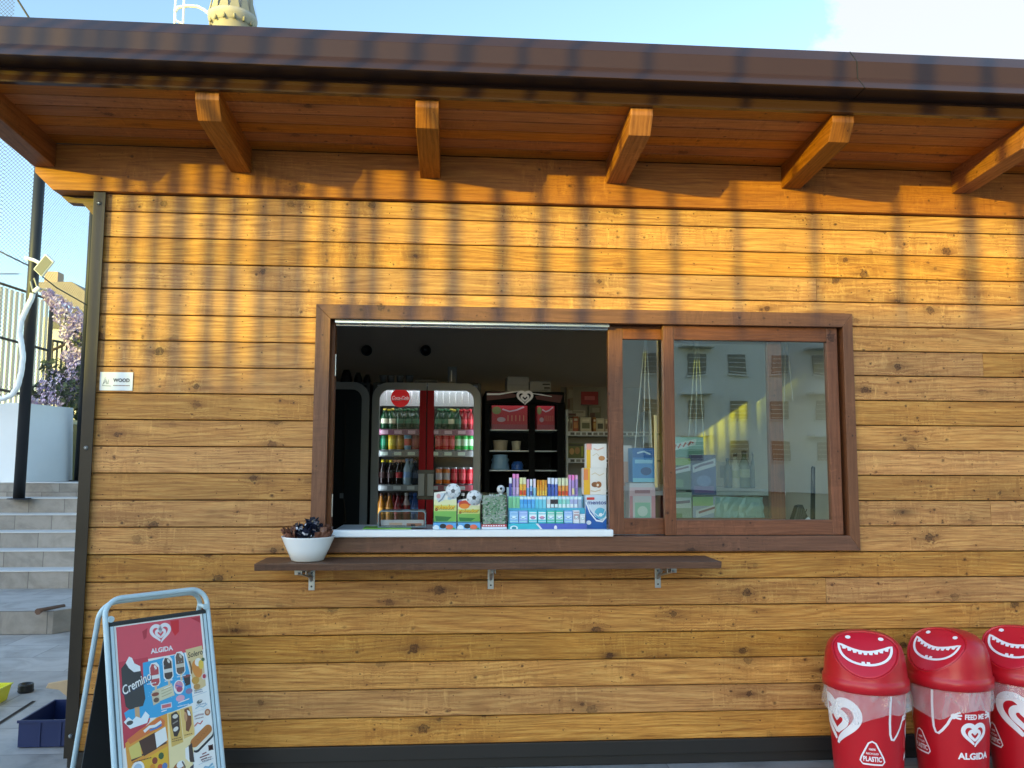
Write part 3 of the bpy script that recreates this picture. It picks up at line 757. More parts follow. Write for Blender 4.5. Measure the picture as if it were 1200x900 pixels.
rl2 = thing('iron_fence', 'low dark iron fence with sparse bars behind the purple flowers', 'fence', (-8.6, 16, 2.3))
a0, a1 = P(62, 398, 15), P(125, 410, 16); b = MB()
for k in range(13): p = a0.lerp(a1, k/12); b.tube([p, Vector((p.x, p.y, 2.2))], .022, M_IRON, 5)
for dz in (-.02, -.75): b.tube([a0+Vector((0, 0, dz)), a1+Vector((0, 0, dz))], .03, M_IRON, 5)
b.build('bar', rl2, weld=False)
# house on the slope behind
M_STUC = plain('cream_house_render', '#cdc8bf', .85, var=.12, scale=.6)
M_ROOFT = plain('brown_roof_tiles', '#8f867c', .85, var=.25, scale=3, bump=.3)
h = thing('house', 'cream house with a low brown roof and chimney on the slope behind the net', 'house', (-18, 40, 4))
x0 = P(52, 350, 40).x; x1 = P(160, 350, 40).x; ze_ = P(60, 352, 40).z
b = MB(); b.box(x0, x1, 40, 50, 2, ze_-.9, M_STUC); b.build('wall', h)
b = MB(); za, zb_ = P(60, 337, 40).z, P(100, 352, 40).z
b.prism([(x0-.5, za-.15), (x0-.2, za+.15), (x0+1.6, za+.22), (x1, ze_-1.2), (x1, ze_-1.7)], 'y', 39.4, 50.5, M_ROOFT); rf = b.build('roof', h)
b = MB(); cx = P(45, 330, 41).x+.3; b.box(cx, cx+.7, 41, 41.7, za-.5, za+1.1, plain('terracotta_chimney', '#b09a86', .8)); b.build('chimney', rf)
for px in (70, 84, 99):
    p = P(px, 372, 39.95); b = MB(); b.box(p.x-.35, p.x+.35, 39.93, 40.02, p.z-.6, p.z+.5, M_DKGREY); b.build('window', h)
b = MB(); p = P(66, 412, 34); q = P(125, 480, 34); b.box(p.x, q.x, 34, 38, 2, p.z, plain('pale_garden_wall', '#d8d0bb', .85, var=.1))
o = b.build('garden_wall'); tag(o, 'pale cream garden wall low behind the iron fence', 'wall')
# flowering shrub
def blob_quads(bb, centers, n, size, mats, seed, squash=.8):
    rr = random.Random(seed)
    for _ in range(n):
        c, rad = rr.choice(centers)
        while True:
            d = Vector((rr.uniform(-1, 1), rr.uniform(-1, 1), rr.uniform(-1, 1)))
            if d.length < 1: break
        if d.length > .01: d = d.normalized()*d.length**.45
        p = c + Vector((d.x*rad, d.y*rad, d.z*rad*squash))
        nn = (d + Vector((rr.uniform(-.8, .8), rr.uniform(-.8, .8), rr.uniform(-.3, .9)))).normalized()
        t = nn.orthogonal().normalized(); w = nn.cross(t); an = rr.uniform(0, 6.28)
        t, w = t*math.cos(an)+w*math.sin(an), w*math.cos(an)-t*math.sin(an)
        s = size*rr.uniform(.6, 1.35)
        bb.face([p-t*s, p-w*s*.55+nn*s*.15, p+t*s, p+w*s*.55+nn*s*.15], rr.choice(mats))
M_PETAL = [plain('lilac_petals', '#d9c6e4', .7), plain('pale_lilac_petals', '#eadff0', .7), plain('violet_petals', '#c0a9d6', .7), plain('pinkish_petals', '#e8d2e0', .7)]
M_LEAF = [plain('dark_leaf', '#2f3d1f', .6), plain('mid_leaf', '#44542c', .6), plain('olive_leaf', '#5a6036', .6)]
sh = thing('flowering_shrub', 'lilac flowering shrub with hanging blossom clusters over the white wall', 'shrub', (-5.8, 8.2, 2.1))
def C(px, py, r, Y=8.2): return (P(px, py, Y), r)
bl = [[C(56, 344, .09), C(64, 352, .13), C(72, 360, .17), C(80, 370, .22), C(88, 381, .24), C(83, 392, .16), C(94, 376, .16), C(96, 390, .13)],
      [C(90, 414, .11), C(97, 410, .12), C(101, 420, .1)], [C(82, 417, .13), C(90, 427, .14), C(97, 424, .1), C(88, 434, .16), C(96, 440, .15), C(84, 440, .14)],
      [C(63, 445, .2), C(75, 450, .2), C(55, 455, .15), C(70, 464, .17), C(80, 458, .16)], [C(42, 468, .12), C(60, 466, .15), C(76, 470, .13), C(35, 471, .1)], [C(84, 394, .1), C(86, 403, .1)]]
for i, cs in enumerate(bl):
    b = MB(); blob_quads(b, cs, 170*len(cs), .030, M_PETAL, 10+i); b.build('blossom', sh, weld=False)
b = MB(); blob_quads(b, [C(48, 458, .16), C(66, 432, .2), C(82, 455, .25), C(92, 460, .28), C(96, 398, .16), C(100, 440, .2), C(100, 400, .2), C(90, 470, .25), C(70, 452, .2), C(95, 478, .2)], 900, .05, M_LEAF, 5); b.build('foliage', sh, weld=False)
b = MB()
for q in ([(92, 480), (88, 450), (94, 410), (84, 375), (58, 345)], [(90, 478), (70, 455), (48, 462)], [(62, 410), (80, 402), (95, 398)]):
    b.tube([P(x, y, 8.3) for x, y in q], .02, plain('shrub_bark', '#4b3b2c', .9), 6)
b.build('stem', sh, weld=False)
# telecom tower head above the roof
M_TOW = plain('cream_tower_steel', '#a29d95', .6, var=.1, scale=2)
M_TOWD = plain('dark_tower_gusset', '#8d8878', .7)  # gussets and bolts in a darker tone than the shaft
YT = 25; c = P(273, 20, YT); zf = P(273, 24, YT).z; rw = (P(302, 24, YT).x-P(245, 24, YT).x)/2
tw = thing('tower', 'cream steel tower head with bolted flange rising behind the kiosk roof', 'tower', (c.x, YT, GZ-.6))
TT = Matrix.Translation((c.x, YT, 0))
b = MB(); b.lathe([(rw*.8, 0), (rw*.8, zf-.3), (rw*.84, zf-.28)], M_TOW, 28, TT); b.lathe([(rw*.80, zf+.2), (rw*.74, zf+3.5)], M_TOW, 28, TT); b.build('shaft', tw)
b = MB(); b.lathe([(rw*.83, zf-.27), (rw*.98, zf-.1), (rw*1.0, zf), (rw*1.0, zf+.09), (rw*.79, zf+.24)], M_TOW, 28, TT); b.build('flange', tw)
for k in range(14):
    a = 2*PI*k/14+.1; b = MB(); dv = Vector((math.cos(a), math.sin(a), 0)); pv = Vector((-dv.y, dv.x, 0))
    o_ = Vector((c.x, YT, 0)); b.tube([o_+dv*rw*.9+Vector((0, 0, zf-.32)), o_+dv*rw*.9+Vector((0, 0, zf-.06))], .05, M_TOWD, 6)
    f0 = o_+dv*rw*.98+Vector((0, 0, zf+.1)); w_ = pv*.17
    b.face([o_+dv*rw*.985-w_+Vector((0, 0, zf+.10)), o_+dv*rw*.985+w_+Vector((0, 0, zf+.10)), o_+dv*rw*.80+Vector((0, 0, zf+.95))], M_TOWD)
    b.build('gusset', tw)
b = MB()
l0 = P(205, 20, YT); l1 = P(215, 20, YT)
for p in (l0, l1): b.tube([Vector((p.x, YT, zf-6)), Vector((p.x, YT, zf+3))], .045, M_WHITEP, 6)
k_ = [P(x, y, YT) for x, y in ((205, 14), (209, 9), (220, 7), (232, 8), (240, 12), (248, 19))]
b.tube(k_, .06, M_WHITEP, 6); b.tube([P(205, 12, YT), P(206, 24, YT), P(214, 28, YT)], .045, M_WHITEP, 6)
b.build('ladder', tw, weld=False)

# ------------------------------------------------------------------ loose things on the paving at the left
crate = thing('crate', 'open blue plastic crate on the paving beside the kiosk corner', 'crate', (-2.1, .65, GZ))
M_BLUE = plain('navy_blue_plastic', '#122350', .45, var=.1)
cx0, cx1, cy0, cy1, ch = -2.375, -1.935, .45, .86, .098
b = MB(); t = .012
b.box(cx0, cx1, cy0, cy0+t, GZ+.004, ch, M_BLUE); b.box(cx0, cx1, cy1-t, cy1, GZ+.004, ch, M_BLUE)
b.box(cx0, cx0+t, cy0+t, cy1-t, GZ+.004, ch, M_BLUE); b.box(cx1-t, cx1, cy0+t, cy1-t, GZ+.004, ch, M_BLUE); b.box(cx0+t, cx1-t, cy0+t, cy1-t, GZ+.004, GZ+.014, M_BLUE)
b.build('body', crate, bevel=.003)
b = MB()
for x in (cx0+.11, cx0+.22, cx0+.33): b.box(x, x+.012, cy0-.006, cy0-.0005, GZ+.006, ch-.004, M_BLUE)
b.box(cx0-.006, cx1+.006, cy0-.008, cy0-.0005, ch-.012, ch+.003, M_BLUE)
b.build('rib', crate, bevel=.001)
b = MB(); rr = random.Random(4)
for k in range(5):
    x, y = cx0+.11+.055*k, cy0+.10+rr.uniform(0, .2); a = rr.uniform(-.5, .5)
    b.tube([(x-.07, y-.03*a, GZ+.05), (x, y+.01, GZ+.075), (x+.08, y+.04*a, GZ+.048)], .02, plain('grey_cloth', '#6f7478', .9), 8, rs=[.012, .024, .010])
o = b.build('rag', weld=False); tag(o, 'bundle of grey cloth strips lying inside the blue crate', 'cloth')
tub = thing('tub', 'small yellow green plastic tub on the paving left of the blue crate', 'tub', tuple(G(4, 825)))
p = G(-12, 824); M_YEL = plain('lime_yellow_plastic', '#c9c81c', .4)
T = Matrix.Translation(p) @ Matrix.Rotation(R(45), 4, 'Z')
b = MB(); b.lathe([(0, .002), (.10, .002), (.125, .098), (.135, .10), (.135, .106), (.12, .106), (.10, .02), (0, .02)], M_YEL, 4, T @ Matrix.Rotation(0, 4, 'Z'))
for i in range(len(b.sm)): b.sm[i] = False
b.build('body', tub, bevel=.008, segs=3)
b = MB(); p = G(30, 811)
b.lathe([(0, .0), (.045, .0), (.052, .012), (.048, .022), (.05, .03), (.047, .042), (.05, .05), (.044, .058), (.034, .056), (.03, .02), (0, .02)], M_BLACK, 24, Matrix.Translation(p))
o = b.build('ashtray'); tag(o, 'small round black ashtray on the paving near the yellow tub', 'ashtray')
b = MB(); p = G(72, 824)
T = Matrix.Translation(p+Vector((0, 0, .0))) @ Matrix.Rotation(R(10), 4, 'Z')
b.prism([(-.10, .10), (-.085, .13), (.10, .155), (.30, .15), (.32, .03), (.10, .0), (.05, .02), (-.02, .085)], 'y', .0, .02, plain('beige_board', '#b79f80', .7, var=.15))
for i in range(len(b.v)): b.v[i] = T @ b.v[i]
o = b.build('board_offcut', bevel=.004); tag(o, 'beige board offcut standing on edge behind the kiosk corner post', 'board')
b = MB(); a_, c_ = G(44, 717, .168), G(75, 710, .168)
b.tube([a_, a_.lerp(c_, .15)+Vector((0, .02, .01)), c_], .022, plain('rusty_brown_strip', '#5b4336', .8, var=.3), 7, rs=[.03, .016, .018])
o = b.build('stick'); tag(o, 'short brown stick lying on the lower landing of the steps', 'stick')
b = MB(); a_, c_ = G(-60, 886), G(40, 822); d_ = (c_-a_).normalized(); n_ = Vector((-d_.y, d_.x, 0))*.012; u_ = Vector((0, 0, .004))
b.face([a_+n_+u_, a_-n_+u_, c_-n_+u_, c_+n_+u_], M_GAP); tag(b.build('path_joint'), kind='structure')

# ================================================================== BEHIND THE CAMERA: what throws the shadows and is mirrored in the panes
fence = thing('slat_fence', 'tall dark slat fence behind the viewpoint casting the striped shadows', 'fence', (-3.6, -4.65, GZ))
xs = [(-1.86, .03), (-1.73, .045), (-1.60, .045), (-1.475, .075), (-1.31, .05), (-1.19, .045), (-1.03, .06), (-.93, .045), (-.84, .05), (-.70, .02), (-.55, .055), (-.44, .045), (-.21, .055), (0, .06), (.27, .05), (.50, .04), (.73, .06), (1.0, .018), (1.24, .022), (1.6, .016), (2.05, .02), (2.55, .02), (2.98, .085), (3.3, .05)]
b = MB(); FY = -4.65
for x, w_ in xs: b.box(x-4.336-w_*.42, x-4.336+w_*.42, FY-.02, FY+.02, GZ+.002, 5.2, M_IRON)
o = b.build('slat', fence); tag(o, kind='stuff')
b = MB(); b.box(-6.3, -.95, FY+.021, FY+.06, .4, .46, M_IRON); b.build('rail', fence)
bld = thing('low_building', 'long low building behind the viewpoint whose roof line shades the lower wall', 'building', (-22, -26, GZ))
M_STUC2 = plain('grey_white_render', '#e2e4e2', .85, var=.1, scale=.4)
b = MB()
b.prism([(-10, GZ-.5), (-10, 7.0), (-17.5, 6.62), (-20.2, 6.62), (-21.4, 6.36), (-24.2, 6.16), (-31.4, 6.0), (-31.4, GZ-.5)], 'y', -30, -24, M_STUC2)
b.box(-60, -31.5, -27, -24, GZ-.5, 8.6, M_STUC2)
b.build('wall', bld)
M_SHUT = plain('dark_window_glass', '#1b2328', .15, spec=.8)
apt = thing('apartment_block', 'pale apartment block with dark windows mirrored in the sliding panes', 'building', (20, -52, GZ))
b = MB(); b.box(2, 46, -66, -52, GZ-.5, 21, M_STUC2); b.build('wall', apt)
for i in range(13):
    for j in range(6):
        x = 4.2+3.1*i; z = 1.6+3.1*j
        b = MB(); b.box(x, x+1.25, -51.99, -51.9, z, z+1.35, M_SHUT)
        b.box(x-.12, x+1.37, -51.995, -51.8, z-.12, z-.02, M_STUC2)
        for k in range(4): b.box(x+.02, x+1.23, -51.899, -51.88, z+.1+.32*k, z+.14+.32*k, M_STUC2)
        b.build('window', apt)
    if i % 3 == 1:
        for j in range(1, 6):
            b = MB(); b.box(4.0+3.1*i-.4, 4.2+3.1*i+1.7, -51.98, -50.9, 1.15+3.1*j-.9, 1.3+3.1*j-.9, M_STUC2); b.build('balcony', apt)

# ================================================================== INSIDE: fridges, shelving, stock
YF = 2.2                                   # front of the fridges
def PF(px, py, Y=YF): return P(px, py, Y)
def rounded(x0, x1, z0, z1, rl, rr, n=8):
    """outline starting bottom left, going up, over the top and down; top corners rounded by rl / rr"""
    o = [(x0, z0)]
    for k in range(n+1):
        a = PI - PI/2*k/n; o.append((x0+rl+rl*math.cos(a), z1-rl+rl*math.sin(a)))
    for k in range(n+1):
        a = PI/2 - PI/2*k/n; o.append((x1-rr+rr*math.cos(a), z1-rr+rr*math.sin(a)))
    o.append((x1, z0)); return o
def ring(bb, out, inn, ya, yb, mat):
    n = len(out)
    for i in range(n):
        j = (i+1) % n
        A, B, C_, D_ = out[i], out[j], inn[j], inn[i]
        bb.face([(A[0], ya, A[1]), (B[0], ya, B[1]), (C_[0], ya, C_[1]), (D_[0], ya, D_[1])], mat)
        bb.face([(A[0], ya, A[1]), (A[0], yb, A[1]), (B[0], yb, B[1]), (B[0], ya, B[1])], mat)
        bb.face([(D_[0], ya, D_[1]), (C_[0], ya, C_[1]), (C_[0], yb, C_[1]), (D_[0], yb, D_[1])], mat)
M_REDD = plain('red_door_stile', '#b8121d', .5, var=.05, spec=.15)
M_SILV = plain('silver_fridge_trim', '#a6a5a1', .4, .0, var=.05)
M_SHELFW = plain('shelf_wire', '#b9bcbd', .4, .5)
M_BLKF = plain('matt_black_fridge', '#0b0b0b', .7, var=.2, spec=.15)
M_LAMP = plain('fridge_light_strip', '#e8f2ff', .5, emis=14.0)
M_PANELW = plain('fridge_white_panel_emissive', '#dfe5e6', .5, var=.03, emis=.25)  # emission added to brighten the panel; the lamp is a separate strip
def fridge(name, label, x0, x1, ztop, xm, depth=.62, lit=True):
    f = thing(name, label, 'fridge', ((x0+x1)/2, YF, GZ+.02))
    b = MB()
    cab = M_BLKF if name == 'display_freezer' else M_DKGREY; y1 = YF+depth
    b.box(x0, x0+.03, YF+.045, y1, GZ+.021, ztop, cab); b.box(x1-.03, x1, YF+.045, y1, GZ+.021, ztop, cab)
    b.box(x0+.03, x1-.03, YF+.045, y1, ztop-.018, ztop, cab); b.box(x0+.03, x1-.03, y1-.03, y1, GZ+.15, ztop-.018, cab); b.box(x0+.03, x1-.03, YF+.045, y1, GZ+.021, GZ+.15, cab)
    b.build('cabinet', f, bevel=.004)
    return f
# --- red and white drinks fridge with two doors
fx0, fx1, fm = PF(435.5, 500).x, PF(563.5, 500).x, PF(500, 500).x
fzt = PF(500, 448.5).z
df = fridge('drinks_fridge', 'grey framed double door drinks fridge with red centre stiles and round red badge', fx0, fx1, fzt, fm)
pxm = (PF(600, 500).x-PF(500, 500).x)/100
wd = 8.6*pxm; Rr = 19*pxm
for side in (0, 1):
    a, c = (fx0, fm-.003) if side == 0 else (fm+.003, fx1)
    zb = GZ+.16
    out = rounded(a, c, zb, fzt, Rr if side == 0 else .004, .004 if side == 0 else Rr)
    inn = rounded(a+wd if side == 0 else a+.05, c-.05 if side == 0 else c-wd, zb+.07, fzt-wd, Rr*.62 if side == 0 else .004, .004 if side == 0 else Rr*.62)
    b = MB(); ring(b, out, inn, YF, YF+.04, M_SILV); d = b.build('door', df, bevel=.003)
    b = MB(); s0, s1 = (c-.055, c-.001) if side == 0 else (a+.001, a+.055)
    b.box(s0, s1, YF-.006, YF-.0005, zb+.01, fzt-wd-.004, M_REDD); b.build('stile', d, bevel=.002)
    hz0, hz1 = PF(500, 581).z, PF(500, 555).z
    b = MB(); h0, h1 = (c-.058, c-.008) if side == 0 else (a+.008, a+.058)
    b.box(s0-.004, s1+.004, YF-.0085, YF-.0065, hz0-.03, hz1+.03, M_BLACK); b.box(h0, h1, YF-.03, YF-.009, hz0, hz1, M_SILV); b.build('handle', d, bevel=.004)
    b = MB(); xi0, xi1 = (a+wd-.003, c-.053) if side == 0 else (a+.053, c-wd+.003)
    b.face([(x, YF+.02, z) for x, z in rounded(xi0, xi1, zb+.068, fzt-wd+.003, Rr*.6 if side == 0 else .003, .003 if side == 0 else Rr*.6)], M_FGLASS); b.build('glass', d)
b = MB(); b.box(fm-.02, fm+.02, YF+.041, YF+.0445, GZ+.17, fzt-.02, M_BLKF); b.build('gap_light_stop', df)  # strip added behind the door gap to hide the lamp there
# inner white header, lamp, shelves with price strips
b = MB(); zi = PF(500, 476, YF+.3).z
b.face([(fx0+.031, YF+.30, zi), (fx1-.031, YF+.30, zi), (fx1-.031, YF+.16, fzt-.052), (fx0+.031, YF+.16, fzt-.052)], M_PANELW)
for k in range(14):
    x = fx0+.10+k*(fx1-fx0-.2)/13; b.box(x-.004, x+.004, YF+.155, YF+.17, zi+.02, fzt-.06, M_SHELFW)
b.build('header_panel', df)
b = MB(); b.box(fx0+.06, fx1-.06, YF+.05, YF+.085, fzt-.040, fzt-.022, M_LAMP); b.build('light_strip', df)
for s_ in (0, 1):
    x = fx0+.034 if s_ == 0 else fx1-.044
    b = MB(); b.box(x, x+.01, YF+.055, YF+.07, .35, fzt-.2, M_LAMP); b.build('light_strip', df)
M_STRIPL = [ink('#8d5a72'), ink('#7b8283'), ink('#7d8587'), ink('#80888a')]
shelf_rows = {}
for side in (0, 1):
    a, c = (fx0+.036, fm-.004) if side == 0 else (fm+.004, fx1-.036)
    for r, py in enumerate((503.5, 528.5, 568.5, 612)):
        z = PF(500, py, YF+.10).z
        b = MB(); b.box(a, c, YF+.09, YF+.55, z-.008, z-.001, M_SHELFW)
        if r < 3: b.box(a, c, YF+.082, YF+.089, z-.046, z+.002, [M_STRIPL[0], M_STRIPL[1], M_STRIPL[2]][r] if side == 0 or r != 2 else ink('#8e3a48'))
        for k in range(3):
            if r < 3: b.box(a+.03+.11*k, a+.09+.11*k, YF+.0805, YF+.0815, z-.036, z-.008, ink(['#d9b7c6', '#cfe0d4', '#b9c2c4'][r]))
        b.build('shelf', df, weld=True)
        shelf_rows[(side, r)] = z
D = Decal(wallmap((PF(469, 466).x, YF+.017, PF(469, 466).z), (1, 0, 0), (0, 0, 1), (0, -1, 0)))
rb_ = 11*pxm
D.ell(0, 0, rb_, rb_, plain('red_badge_emissive', '#d3101f', .4, emis=.35), 1, n=40); D.text('Coca-Cola', 0, 0, rb_*.40, plain('badge_script_emissive', '#f2eeee', .4, emis=.3), 2, bold=.01, shear=.35, width=rb_*1.75)  # emission added to disc and script in place of ambient light
D.stroke([(-rb_*.85, -rb_*.28), (-rb_*.3, -rb_*.30), (rb_*.3, -rb_*.18), (rb_*.8, -rb_*.30)], [rb_*.02, rb_*.06, rb_*.07, rb_*.02], M_PRINTW, 2)
D.build('badge', df)

def can_mesh(name, col, col2=None, h=.145, r=.029):
    m1, m2 = ink(col, .25), ink(col2 or col, .25)
    b = MB(); b.lathe([(0, .002, M_ALU), (r*.75, 0, M_ALU), (r, .012, m1), (r, h*.30, m2), (r, h*.68, m1), (r, h-.014, M_ALU), (r*.8, h-.002, M_ALU), (r*.78, h, M_ALU), (r*.74, h-.004, M_ALU), (0, h-.004, M_ALU)], m1, 14)
    return b.data(name)
def bottle_mesh(name, body, cap, label=None, h=.2, r=.031, liquid=None):
    mb, mc = ink(body, .12), ink(cap, .35); ml = ink(label, .5) if label else mb; lq = ink(liquid, .12) if liquid else mb
    b = MB(); b.lathe([(0, .004, lq), (r*.8, 0, lq), (r, .008, lq), (r, h*.28, ml), (r, h*.5, lq), (r*.99, h*.58, mb), (r*.72, h*.7, mb), (r*.42, h*.8, mb), (r*.38, h*.9, mc), (r*.46, h*.905, mc), (r*.46, h*.99, mc), (0, h, mc)], mb, 14)
    return b.data(name)
CM = {
 'gb': (bottle_mesh('green_glass_bottle', '#1d4a2c', '#c8b63a', '#d8d9b8', .175), 'green glass bottle with yellow label', 'bottle'),
 'gd': (bottle_mesh('dark_green_bottle', '#163a28', '#1c6a3a', '#2d6a4d', .175), 'dark green bottle', 'bottle'),
 'rb': (bottle_mesh('red_bottle', '#8b1a24', '#d02030', '#c8323c', .175), 'red bottle', 'bottle'),
 'gc': (can_mesh('dark_green_can', '#1d6b45', '#2f8f6a'), 'dark green drink can', 'can'),
 'yc': (can_mesh('yellow_can', '#d9b818', '#e9d64a'), 'yellow drink can', 'can'),
 'oc': (can_mesh('ochre_can', '#b07a1d', '#c99a35'), 'ochre drink can', 'can'),
 'bc': (can_mesh('light_blue_can', '#7fb2d4', '#cf4a3c'), 'light blue and red drink can', 'can'),
 'rc': (can_mesh('red_can', '#c01424', '#d9505a'), 'red drink can', 'can'),
 'dc': (can_mesh('dark_red_can', '#7d1a20', '#9c3037'), 'dark red drink can', 'can'),
 'lc': (can_mesh('bright_green_can', '#2fb14c', '#bfe6c4'), 'bright green drink can', 'can'),
 'or': (can_mesh('orange_can', '#d3742a', '#b9b0ae'), 'orange and silver drink can', 'can'),
 'kb': (bottle_mesh('cola_bottle', '#150b0a', '#d2c22c', '#2a1412', .205), 'black cola bottle with yellow cap', 'bottle'),
 'kr': (bottle_mesh('cola_bottle', '#150b0a', '#c9a08c', '#a41a22', .205), 'black cola bottle with pale cap', 'bottle'),
 'wb': (bottle_mesh('water_bottle', '#9db6c6', '#6b93c0', '#7fa6d0', .215, .033), 'pale blue water bottle', 'bottle'),
 'nb': (bottle_mesh('navy_bottle', '#1a2530', '#3a4b66', '#29405c', .2), 'dark navy bottle', 'bottle'),
 'ab': (bottle_mesh('amber_tea_bottle', '#8c5a14', '#3a2418', '#b9832a', .235, .033), 'amber tea bottle', 'bottle'),
 'sb': (bottle_mesh('red_syrup_bottle', '#6b1414', '#2a1414', '#8a1c1c', .235, .033), 'dark red bottle', 'bottle'),
 'cb': (bottle_mesh('clear_red_label_bottle', '#b7a39c', '#c9c9c9', '#a83434', .235, .032, '#8a3a34'), 'clear bottle with red label', 'bottle'),
 'ub': (bottle_mesh('blue_bottle', '#1b3f78', '#274f94', '#2c62a8', .235, .033), 'blue bottle', 'bottle'),
 'wl': (bottle_mesh('dark_bottle_with_white_neck', '#1a1414', '#d8d8d8', '#3a2020', .235), 'dark bottle with white cap', 'bottle'),
}
SHN = ['top', 'second', 'third', 'bottom']
def stock(side, row, items, lo, hi):
    z = shelf_rows[(side, row)]
    for i, k in enumerate(items):
        px = lo+(hi-lo)*i/(len(items)-1)
        x = PF(px, 520, YF+.13).x
        me, desc, cat = CM[k]
        o = link(me.name, me); o.location = (x, YF+.13+random.uniform(-.006, .006), z+.0006); o.rotation_euler = (0, 0, random.uniform(0, 6))
        tag(o, '%s, %s from left, %s shelf behind %s fridge door' % (desc, ORD[i], SHN[row], ['left', 'right'][side]), cat, 'cold drinks in the drinks fridge')
def stock_back(side, row, items, lo, hi):
    z = shelf_rows[(side, row)]
    for i, k in enumerate(items):
        px = lo+(hi-lo)*(i+.5)/len(items)
        me, desc, cat = CM[k]
        o = link(me.name, me); o.location = (PF(px, 520, YF+.2).x, YF+.215+random.uniform(-.006, .006), z+.0006); o.rotation_euler = (0, 0, random.uniform(0, 6))
        tag(o, 'back row %s, %s from left, %s shelf, %s fridge door' % (desc, ORD[i], SHN[row], ['left', 'right'][side]), cat, 'cold drinks in the drinks fridge')
stock_back(0, 0, ['gb', 'gd', 'gd', 'gd'], 450, 487); stock_back(0, 1, ['gc', 'yc', 'oc', 'dc'], 450, 487); stock_back(0, 2, ['kb', 'kr', 'kr', 'wb'], 449, 487); stock_back(0, 3, ['ab', 'sb', 'sb', 'ub'], 448, 487)
stock_back(1, 0, ['gd', 'gd', 'gb', 'rb', 'rb'], 514, 551); stock_back(1, 1, ['rc', 'rc', 'dc', 'lc', 'lc'], 514, 552); stock_back(1, 2, ['or', 'dc', 'rc', 'rc'], 515, 551)
stock(0, 0, ['gb', 'gb', 'gd', 'gd', 'gd'], 450, 487); stock(0, 1, ['gc', 'yc', 'oc', 'bc', 'dc'], 450, 487)
stock(0, 2, ['kb', 'kb', 'kr', 'wb', 'nb'], 449, 487); stock(0, 3, ['ab', 'ab', 'sb', 'cb', 'ub'], 448, 487)
stock(1, 0, ['gd', 'gd', 'gb', 'gd', 'rb', 'rb'], 514, 551); stock(1, 1, ['rc', 'rc', 'rc', 'lc', 'lc', 'lc'], 514, 552)
stock(1, 2, ['or', 'or', 'rc', 'rc', 'rc'], 515, 551); stock(1, 3, ['wl', 'wl', 'wl', 'wl', 'wl'], 516, 552)

# --- dark fridge at the left (dark door panels, cord hanging)
gx1 = PF(432, 500).x; gx0 = gx1-.88; gzt = PF(410, 447.5).z
gf = fridge('dark_fridge', 'unlit dark fridge with grey rounded frame left of the red drinks fridge', gx0, gx1, gzt, (gx0+gx1)/2)
gm = (gx0+gx1)/2
for side in (0, 1):
    a, c = (gx0, gm-.003) if side == 0 else (gm+.003, gx1)
    out = rounded(a, c, GZ+.16, gzt, Rr if side == 0 else .004, .004 if side == 0 else Rr); inn = rounded(a+wd if side == 0 else a+.05, c-.05 if side == 0 else c-wd, GZ+.23, gzt-wd, Rr*.62 if side == 0 else .004, .004 if side == 0 else Rr*.62)
    b = MB(); ring(b, out, inn, YF, YF+.04, M_SILV); d = b.build('door', gf, bevel=.003)
    b = MB(); b.face([(x, YF+.02, z) for x, z in inn], plain('dark_door_panel', '#14191b', .35, var=.1)); b.build('panel', d)
b = MB(); b.tube([P(405, 470, 2.17), P(404.5, 520, 2.16), P(403, 560, 2.15), P(402, 582, 2.15), P(404, 600, 2.14), P(404, 612, 2.13)], .006, M_BLACK, 6, rs=[.005, .005, .005, .006, .010, .016])
b.box(P(398, 582, 2.12).x, P(402, 582, 2.12).x, 2.12, 2.14, P(400, 584, 2.12).z, P(400, 578, 2.12).z, M_GREYP)
o = b.build('power_cord', weld=False); tag(o, 'black power cord with plug hanging in front of the dark left fridge', 'cord')

# --- black display freezer
kx0, kx1 = PF(568.5, 500).x, PF(661, 500).x; kzt = PF(615, 459).z
kf = fridge('display_freezer', 'black ice cream display freezer with white heart emblem and red cartons inside', kx0, kx1, kzt, 0)
b = MB(); zh = PF(600, 473).z
b.box(kx0, kx1, YF-.01, YF+.044, zh, kzt-.001, M_BLKF); b.box(kx0, PF(574, 500).x, YF-.005, YF+.044, GZ+.15, zh-.001, M_BLKF); b.box(PF(653, 500).x, kx1, YF-.005, YF+.044, GZ+.15, zh-.001, M_BLKF)
b.box(PF(574, 500).x+.001, PF(653, 500).x-.001, YF-.005, YF+.044, GZ+.15, GZ+.28, M_BLKF); b.box(PF(620, 500).x, PF(627, 500).x, YF-.004, YF+.03, GZ+.281, zh-.001, M_BLKF)
b.build('front_frame', kf, bevel=.004)
b = MB(); b.face([(PF(574, 500).x, YF+.012, GZ+.28), (PF(653, 500).x, YF+.012, GZ+.28), (PF(653, 500).x, YF+.012, zh), (PF(574, 500).x, YF+.012, zh)], M_FGLASS); b.build('glass', kf)
D = Decal(wallmap((PF(615, 466).x, YF-.0105, PF(615, 466).z), (pxm, 0, 0), (0, 0, pxm), (0, -1, 0)))
M_EMB = plain('pale_emblem', '#d9d6d2', .4, emis=.12)  # emblem print has a faint emission of its own
D.poly([(-45, 5.5), (-20, 6.5), (-9, 3), (-12, 0), (-45, -4)], ink('#5c0f18'), 1); D.poly([(45, 3), (30, 4), (12, 2), (14, -2), (42, -6)], ink('#5c0f18'), 1)
D.stroke([(-45, 3.5), (-30, 3.8), (-17, 6), (-8, 7)], [2.2, 2, 1.4, .6], M_EMB, 2); D.stroke([(8, 5), (20, 3.5), (32, 1.5)], [.6, 1.3, .6], M_EMB, 2)
heart_logo(D, 0, -1, 9.5, M_EMB, 3)
D.build('emblem', kf)
